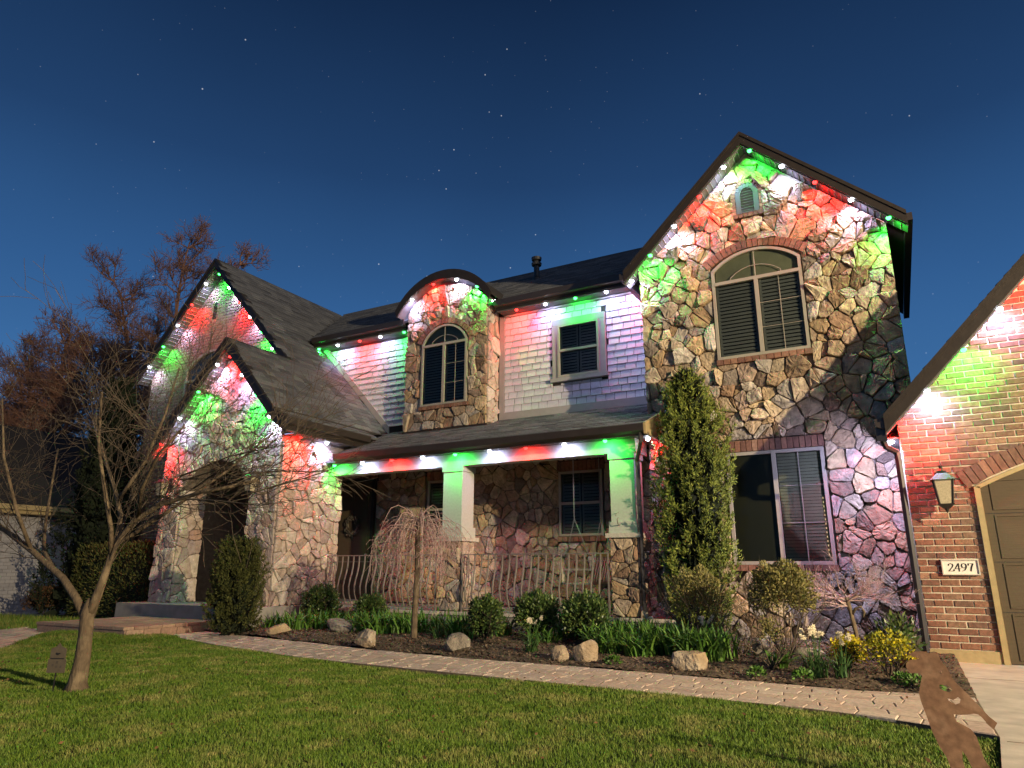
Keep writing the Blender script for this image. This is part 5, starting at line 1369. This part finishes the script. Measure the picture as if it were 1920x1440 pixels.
tw.build('crown', 'cherry_twig', ST)

# --- daffodil clumps
def blades(rs, n, cx, cy, r, h, lean, w, z0):
    """arched strap leaves, 4 segments each -> quads"""
    th = rs.rand(n) * 6.28; rr = r * np.sqrt(rs.rand(n)); px, py = cx + rr * np.cos(th), cy + rr * np.sin(th)
    a = rs.rand(n) * 6.28; H_ = h * rs.uniform(.6, 1.15, n); L_ = lean * rs.uniform(.2, 1.3, n); tw_ = a + np.pi / 2 + rs.normal(0, .3, n)
    rows = []
    for s in (0, .3, .6, .85, 1.0):
        x = px + np.cos(a) * L_ * s ** 1.8; y = py + np.sin(a) * L_ * s ** 1.8; z = z0 + H_ * (s - .38 * s ** 3 * (L_ / lean))
        ww = w * (1 - .15 * s if s < .8 else (.6 if s < .95 else .08))
        rows.append((np.stack([x - np.cos(tw_) * ww, y - np.sin(tw_) * ww, z], 1), np.stack([x + np.cos(tw_) * ww, y + np.sin(tw_) * ww, z], 1)))
    V = np.stack([v for r_ in rows for v in r_], 1).reshape(-1, 3); b = np.arange(n)[:, None] * 10
    F = np.concatenate([b + np.array([[2 * k, 2 * k + 1, 2 * k + 3, 2 * k + 2]]) for k in range(4)], 0)
    return V, F
def daffodil(label, c, r, h, n, nf, seed):
    o = thing('daffodil_clump', label, 'daffodils', (*c, .03), 'daffodil clumps in the planting bed'); rs = np.random.RandomState(seed); rg = random.Random(seed)
    z0 = bed_z(*c)
    V, F = blades(rs, n, c[0], c[1], r * .4, h * .72, r, .0065, z0); raw('leaves', V, F, 'daff_leaf', o)
    for i in range(nf):
        t = rg.uniform(0, 6.28); R_ = r * rg.uniform(.1, .75); a_ = Vector((c[0], c[1], z0)); b_ = Vector((c[0] + R_ * math.cos(t), c[1] + R_ * math.sin(t), z0 + h * rg.uniform(.82, 1.08)))
        MB().tube([a_, a_.lerp(b_, .5) + Vector((0, 0, .03)), b_], .003, 5).build('stem', 'daff_leaf', o)
        f = MB(); fd = Vector((rg.uniform(-.6, .8), -1, rg.uniform(-.1, .5))).normalized(); s1 = fd.orthogonal().normalized(); s2 = fd.cross(s1)
        for q_ in range(3):      # several small heads to a stem
            cc = b_ + Vector((rg.uniform(-.022, .022), rg.uniform(-.022, .022), rg.uniform(-.018, .022)))
            for k in range(6):
                ta = k * 1.047 + rg.random() * .3; e1 = s1 * math.cos(ta) + s2 * math.sin(ta); e2 = s1 * math.cos(ta + .5) + s2 * math.sin(ta + .5); e0 = s1 * math.cos(ta - .5) + s2 * math.sin(ta - .5)
                f.add([cc, cc + e0 * .015 + fd * .002, cc + e1 * .028 - fd * .002, cc + e2 * .015 + fd * .002], [(0, 1, 2, 3)])
            f.tube([cc, cc + fd * .010], [.004, .007], 6, False)
        f.build('flower', 'petal', o)
daffodil('clump of cream daffodils in front of the glossy shrubs in the middle of the bed', (-4.15, 8.06), .22, .40, 60, 4, 1)
daffodil('small clump of cream daffodils just right of the weeping cherry trunk', (-6.02, 8.75), .17, .33, 40, 3, 2)
daffodil('large flowering clump of cream daffodils left of the yellow mound', (-.83, 7.68), .22, .44, 85, 7, 3)
daffodil('smaller flowering clump of cream daffodils nearest the yellow mound', (-.62, 7.78), .15, .40, 55, 4, 4)
daffodil('cream daffodils rising from the green leaves beside the conifer', (-2.12, 8.95), .22, .40, 40, 5, 5)
daffodil('few pale daffodils by the foot of the right porch column', (-3.25, 9.9), .14, .34, 25, 3, 6)

# --- strap leaved perennials: one mass
rs = np.random.RandomState(44); VV, FF = [], []; off = 0
clumps = []
for cx, cy, r, n_, h in [(-9.0, 9.0, .35, 70, .34), (-8.5, 9.2, .3, 60, .3), (-8.9, 9.6, .4, 60, .35), (-8.0, 9.3, .3, 70, .34), (-7.6, 9.1, .3, 70, .36), (-7.2, 9.0, .3, 70, .36), (-6.9, 9.2, .3, 70, .38), (-7.5, 9.7, .4, 70, .34), (-6.6, 9.6, .3, 60, .36),
                         (-6.0, 9.3, .3, 70, .36), (-5.75, 9.0, .25, 50, .32), (-5.5, 9.5, .3, 60, .34), (-4.45, 9.0, .2, 30, .26), (-4.3, 9.7, .3, 60, .3), (-3.5, 8.9, .25, 60, .36), (-3.25, 9.2, .3, 80, .38), (-3.0, 8.8, .3, 80, .38), (-2.8, 9.1, .3, 80, .38),
                         (-2.6, 8.7, .3, 90, .38), (-2.3, 8.6, .3, 90, .38), (-2.1, 8.4, .25, 80, .36), (-1.95, 8.55, .2, 50, .34), (-3.3, 8.5, .2, 40, .3), (-3.6, 9.6, .25, 50, .34), (-1.25, 8.15, .08, 22, .2), (-10.0, 8.95, .18, 26, .26), (-9.6, 8.95, .2, 30, .28), (-2.85, 8.35, .2, 40, .3)]:
    V, F = blades(rs, int(n_ * 1.9), cx, cy, r, h * 1.12, .28, .0135, .05); VV.append(V); FF.append(F + off); off += len(V)
stuff(raw('strap_leaf_plants', np.concatenate(VV), np.concatenate(FF), 'strap'), 'bright green strap leaved plants massed along the porch front')

# ------------------------------------------------------------------ boulders
def boulder(label, c, s, seed, m='boulder', group='boulders at the edge of the planting bed', yaw=0):
    rg = np.random.RandomState(seed); 
    import bmesh
    bmm = bmesh.new(); bmesh.ops.create_icosphere(bmm, subdivisions=3, radius=1)
    planes = [(np.array(d_ / np.linalg.norm(d_)), rg.uniform(.52, .88)) for d_ in rg.normal(0, 1, (14, 3))]
    for v in bmm.verts:
        p = np.array(v.co)
        for n_, k in planes:
            d_ = p.dot(n_)
            if d_ > k: p = p - n_ * (d_ - k) * .985
        p += .015 * np.sin(p[[1, 2, 0]] * 9 + seed)
        v.co = p
    me = bpy.data.meshes.new('boulder'); 
    for v in bmm.verts: v.co = Vector((v.co.x * s[0], v.co.y * s[1], v.co.z * s[2]))
    bmm.to_mesh(me); bmm.free(); me.materials.append(M[m])
    o = link('boulder', me, (c[0], c[1], bed_z(c[0], c[1]) + s[2] * .62)); o.rotation_euler = (rg.uniform(-.15, .15), rg.uniform(-.15, .15), yaw); tag(o, label, 'boulder', group)
boulder('flat pale boulder beside the upright yew shrub', (-8.75, 8.25), (.30, .2, .10), 1)
boulder('dark grey boulder among the strap leaves left of the bed', (-8.0, 8.9), (.30, .22, .14), 2, 'grey_boulder')
boulder('purple and ochre boulder at the walk left of the weeping cherry', (-6.42, 7.62), (.20, .16, .15), 3)
boulder('grey boulder at the walk right of the weeping cherry', (-5.05, 7.80), (.21, .16, .15), 4, 'grey_boulder')
boulder('larger half of the double tan boulder at the walk', (-3.32, 7.78), (.19, .16, .16), 5)
boulder('smaller left half of the double tan boulder at the walk', (-3.58, 7.72), (.14, .12, .10), 6)
boulder('tan boulder in front of the strap leaves by the conifer', (-2.06, 7.68), (.21, .16, .15), 7)
boulder('small grey rock behind the round clipped shrub', (-1.55, 9.0), (.17, .14, .13), 8, 'grey_boulder')
boulder('reddish slab of rock between the planter and the walk', (.02, 8.75), (.22, .25, .11), 9, 'red_rock')
boulder('flat grey edging stone behind the large daffodil clump', (-1.05, 9.1), (.24, .10, .07), 10, 'grey_boulder')

# ------------------------------------------------------------------ planter, sign, steel figure
PT = thing('planter', 'tapered square planter with dark plants at the foot of the downspout', 'planter', (.0, 9.62, .05))
mb = MB(); r0, r1 = .075, .115
mb.add([(s * r0, 9.62 + t * r0, .05) for s, t in ((-1, -1), (1, -1), (1, 1), (-1, 1))] + [(s * r1, 9.62 + t * r1, .31) for s, t in ((-1, -1), (1, -1), (1, 1), (-1, 1))] + [(s * (r1 - .015), 9.62 + t * (r1 - .015), .31) for s, t in ((-1, -1), (1, -1), (1, 1), (-1, 1))] + [(s * (r1 - .02), 9.62 + t * (r1 - .02), .28) for s, t in ((-1, -1), (1, -1), (1, 1), (-1, 1))],
       [(0, 3, 2, 1), (0, 1, 5, 4), (1, 2, 6, 5), (2, 3, 7, 6), (3, 0, 4, 7), (4, 5, 9, 8), (5, 6, 10, 9), (6, 7, 11, 10), (7, 4, 8, 11), (8, 9, 13, 12), (9, 10, 14, 13), (10, 11, 15, 14), (11, 8, 12, 15), (12, 13, 14, 15)])
mb.build('pot', 'pot', PT)
V, F = blades(np.random.RandomState(3), 60, 0, 9.62, .08, .24, .12, .007, .28); raw('plant', V, F, 'wreath', PT)

SG = thing('yard_sign', 'small tan yard sign with a notched top beside the trunk of the bare tree', 'sign', (-6.72, 3.78, 0))
sx, sy = -6.60, 3.72
prof = [(-.10, 0), (.10, 0), (.10, .12), (.085, .125), (.085, .22), (.03, .24), (.0, .275), (-.03, .24), (-.085, .22), (-.085, .125), (-.10, .12)]
yw_ = Matrix.Rotation(rad(28), 4, 'Z')
def sgn(pts, y0, dy, nm, m):
    mb = MB(); mb.prism([(Vector((sx, sy, .16)) + yw_ @ Vector((u * .8, y0, v * .9))) for u, v in pts], yw_ @ Vector((0, dy, 0))); return mb.build(nm, m, SG)
sgn(prof, 0, .006, 'face', 'sign_face'); sgn([(-.006, -.2), (.006, -.2), (.006, .0), (-.006, .0)], .007, .006, 'stake', 'black')
sgn([(-.075, .125), (.075, .125), (.075, .135), (-.075, .135)], -.001, -.001, 'dark_bar', 'black')
sgn([(-.02, .165), (.0, .160), (.028, .175), (.024, .182), (.005, .180), (-.02, .185), (-.026, .178)], -.001, -.001, 'animal_mark', 'black')
for u, v in ((-.05, .06), (-.005, .085), (-.005, .045), (.04, .045)): sgn([(u, v), (u + .022, v), (u + .022, v + .022), (u, v + .022)], -.001, -.001, 'mark', 'wreath')

# steel cut-out of an upright animal playing a horn
def sil(pts):
    # outline traced in the plane Y = 4.3, metres: u to the right, v up
    return [(u, v) for u, v in pts]
BEAR = [(-.020, .623), (.010, .636), (.045, .640), (.075, .632), (.100, .640), (.118, .622), (.122, .600), (.128, .585), (.140, .572), (.150, .550), (.160, .520), (.175, .496), (.205, .462), (.235, .425), (.262, .390), (.290, .355), (.318, .330), (.300, .300), (.280, .318), (.262, .345), (.245, .362), (.228, .363), (.200, .357), (.170, .352), (.142, .352), (.150, .320), (.180, .305), (.205, .292), (.225, .255), (.232, .215), (.242, .160), (.262, .120), (.252, .0), (.200, .0), (.190, .10), (.170, .165), (.155, .19), (.150, .15), (.158, .10), (.150, .0), (.095, .0), (.100, .09), (.085, .15), (.060, .20), (.040, .26), (.022, .34), (.008, .40), (.004, .44), (.016, .48), (.030, .525), (.010, .535), (-.020, .530), (-.030, .545), (-.038, .562), (-.030, .585), (-.005, .597), (.020, .600), (.028, .605), (.000, .612)]
BF = thing('steel_bear', 'flat rusty steel cut-out of an upright animal playing a horn by the driveway', 'garden ornament', (.17, 4.3, 0))
import bmesh
bmm = bmesh.new()
HOLES = [[(.108, .548), (.118, .552), (.120, .540), (.112, .534)], [(.100, .485), (.130, .487), (.150, .476), (.152, .462), (.138, .452), (.112, .458), (.098, .468)], [(.126, .425), (.150, .418), (.172, .434), (.182, .424), (.176, .406), (.158, .398), (.142, .406), (.130, .414)]]
edges = []
for loop in [BEAR] + HOLES:
    vs_ = [bmm.verts.new((u, 0, v)) for u, v in loop]
    for a_, b_ in zip(vs_, vs_[1:] + vs_[:1]): edges.append(bmm.edges.new((a_, b_)))
bmesh.ops.triangle_fill(bmm, use_beauty=True, use_dissolve=False, edges=edges)
ext = bmesh.ops.extrude_face_region(bmm, geom=bmm.faces[:])
for v in [g_ for g_ in ext['geom'] if isinstance(g_, bmesh.types.BMVert)]: v.co.y += .006
bmesh.ops.recalc_face_normals(bmm, faces=bmm.faces)
me = bpy.data.meshes.new('body'); bmm.to_mesh(me); bmm.free(); me.materials.append(M['rust'])
link('body', me, (0, 4.3, 0), BF)
MB().box(.11, .12, 4.307, 4.313, -.1, .12).box(.22, .23, 4.307, 4.313, -.1, .12).build('stake', 'rust', BF)

# ------------------------------------------------------------------ grass
rs = np.random.RandomState(77)
N0 = 900000
X = rs.uniform(-14, 1.2, N0); Y = rs.uniform(2.0, 7.6, N0)
ok = in_poly(LAWN, X, Y)
dd = np.hypot(X, Y); ok &= rs.rand(N0) < np.clip((4.6 / dd) ** .8, .30, 1)
# keep what the camera, or one a step aside, could see
ang = np.degrees(np.arctan2(-X, Y)); ok &= (ang > -6) & (ang < 76)
X, Y = X[ok], Y[ok]; n = len(X)
def vnoise(x, y, s, k): return np.sin(x * s + k) * np.cos(y * s * 1.3 + k * 2) + .5 * np.sin(x * s * 2.3 - y * s * 1.7 + k)
cl = vnoise(X, Y, 5, 1.0) * .5 + vnoise(X, Y, 13, 2.2) * .3
H_ = (.025 + .009 * cl) * rs.uniform(.6, 1.35, n) * np.where(np.hypot(X + 11, Y - 6.8) < 1.3, 1.7, 1)
Z = lawn_z(X, Y) - .02
a = rs.rand(n) * 6.283 + vnoise(X, Y, 3, .5); L_ = H_ * rs.uniform(.1, .9, n); wdt = .0016 * np.clip(np.hypot(X, Y) / 4.5, 1, 2.0); t = rs.rand(n) * 6.283
cx, sx_ = np.cos(t) * wdt, np.sin(t) * wdt
v0 = np.stack([X - cx, Y - sx_, Z], 1); v1 = np.stack([X + cx, Y + sx_, Z], 1)
mx_, my_ = X + np.cos(a) * L_ * .35, Y + np.sin(a) * L_ * .35
v2 = np.stack([mx_ + cx * .8, my_ + sx_ * .8, Z + H_ * .6], 1); v3 = np.stack([mx_ - cx * .8, my_ - sx_ * .8, Z + H_ * .6], 1)
v4 = np.stack([X + np.cos(a) * L_, Y + np.sin(a) * L_, Z + H_], 1)
V = np.stack([v0, v1, v2, v3, v4], 1).reshape(-1, 3); b = np.arange(n)[:, None] * 5
F = np.concatenate([b + np.array([[0, 1, 2]]), b + np.array([[0, 2, 3]]), b + np.array([[3, 2, 4]])], 0)
stuff(raw('grass', V, F, 'grass'), 'short green lawn grass with straw coloured patches')
n = 260; X = rs.uniform(-9, .2, n); Y = rs.uniform(2.6, 7.3, n); k = in_poly(LAWN + [], X, Y) | ((Y > 6.5) & (Y < 7.3) & (X > -8)); X, Y = X[k], Y[k]; n = len(X)
P = np.stack([X, Y, np.full(n, .045)], 1); V, F = leafcloud(n, P, sph(rs, n) * np.array([[1, 1, .25]]), .035, .009, 8, .2)
stuff(raw('fallen_leaves', V, F, 'brown_leaf'), 'few dry brown leaves scattered over the lawn and walk')
# strip of lawn in front of the neighbour
n = 30000; X = rs.uniform(-19, -13.7, n); Y = rs.uniform(5.5, 9.0, n); H_ = .06 * rs.uniform(.6, 1.3, n)
P = np.stack([X, Y, np.full(n, -.11)], 1); V, F = leafcloud(n, P, np.tile([[0, 0, 1.]], (n, 1)), .16, .006, 5, .25)
stuff(raw('side_grass', V, F, 'grass'), 'dark grass between the two houses')
print('objects', len(bpy.data.objects), 'tris', sum(len(o.data.polygons) for o in bpy.data.objects if o.type == 'MESH'))
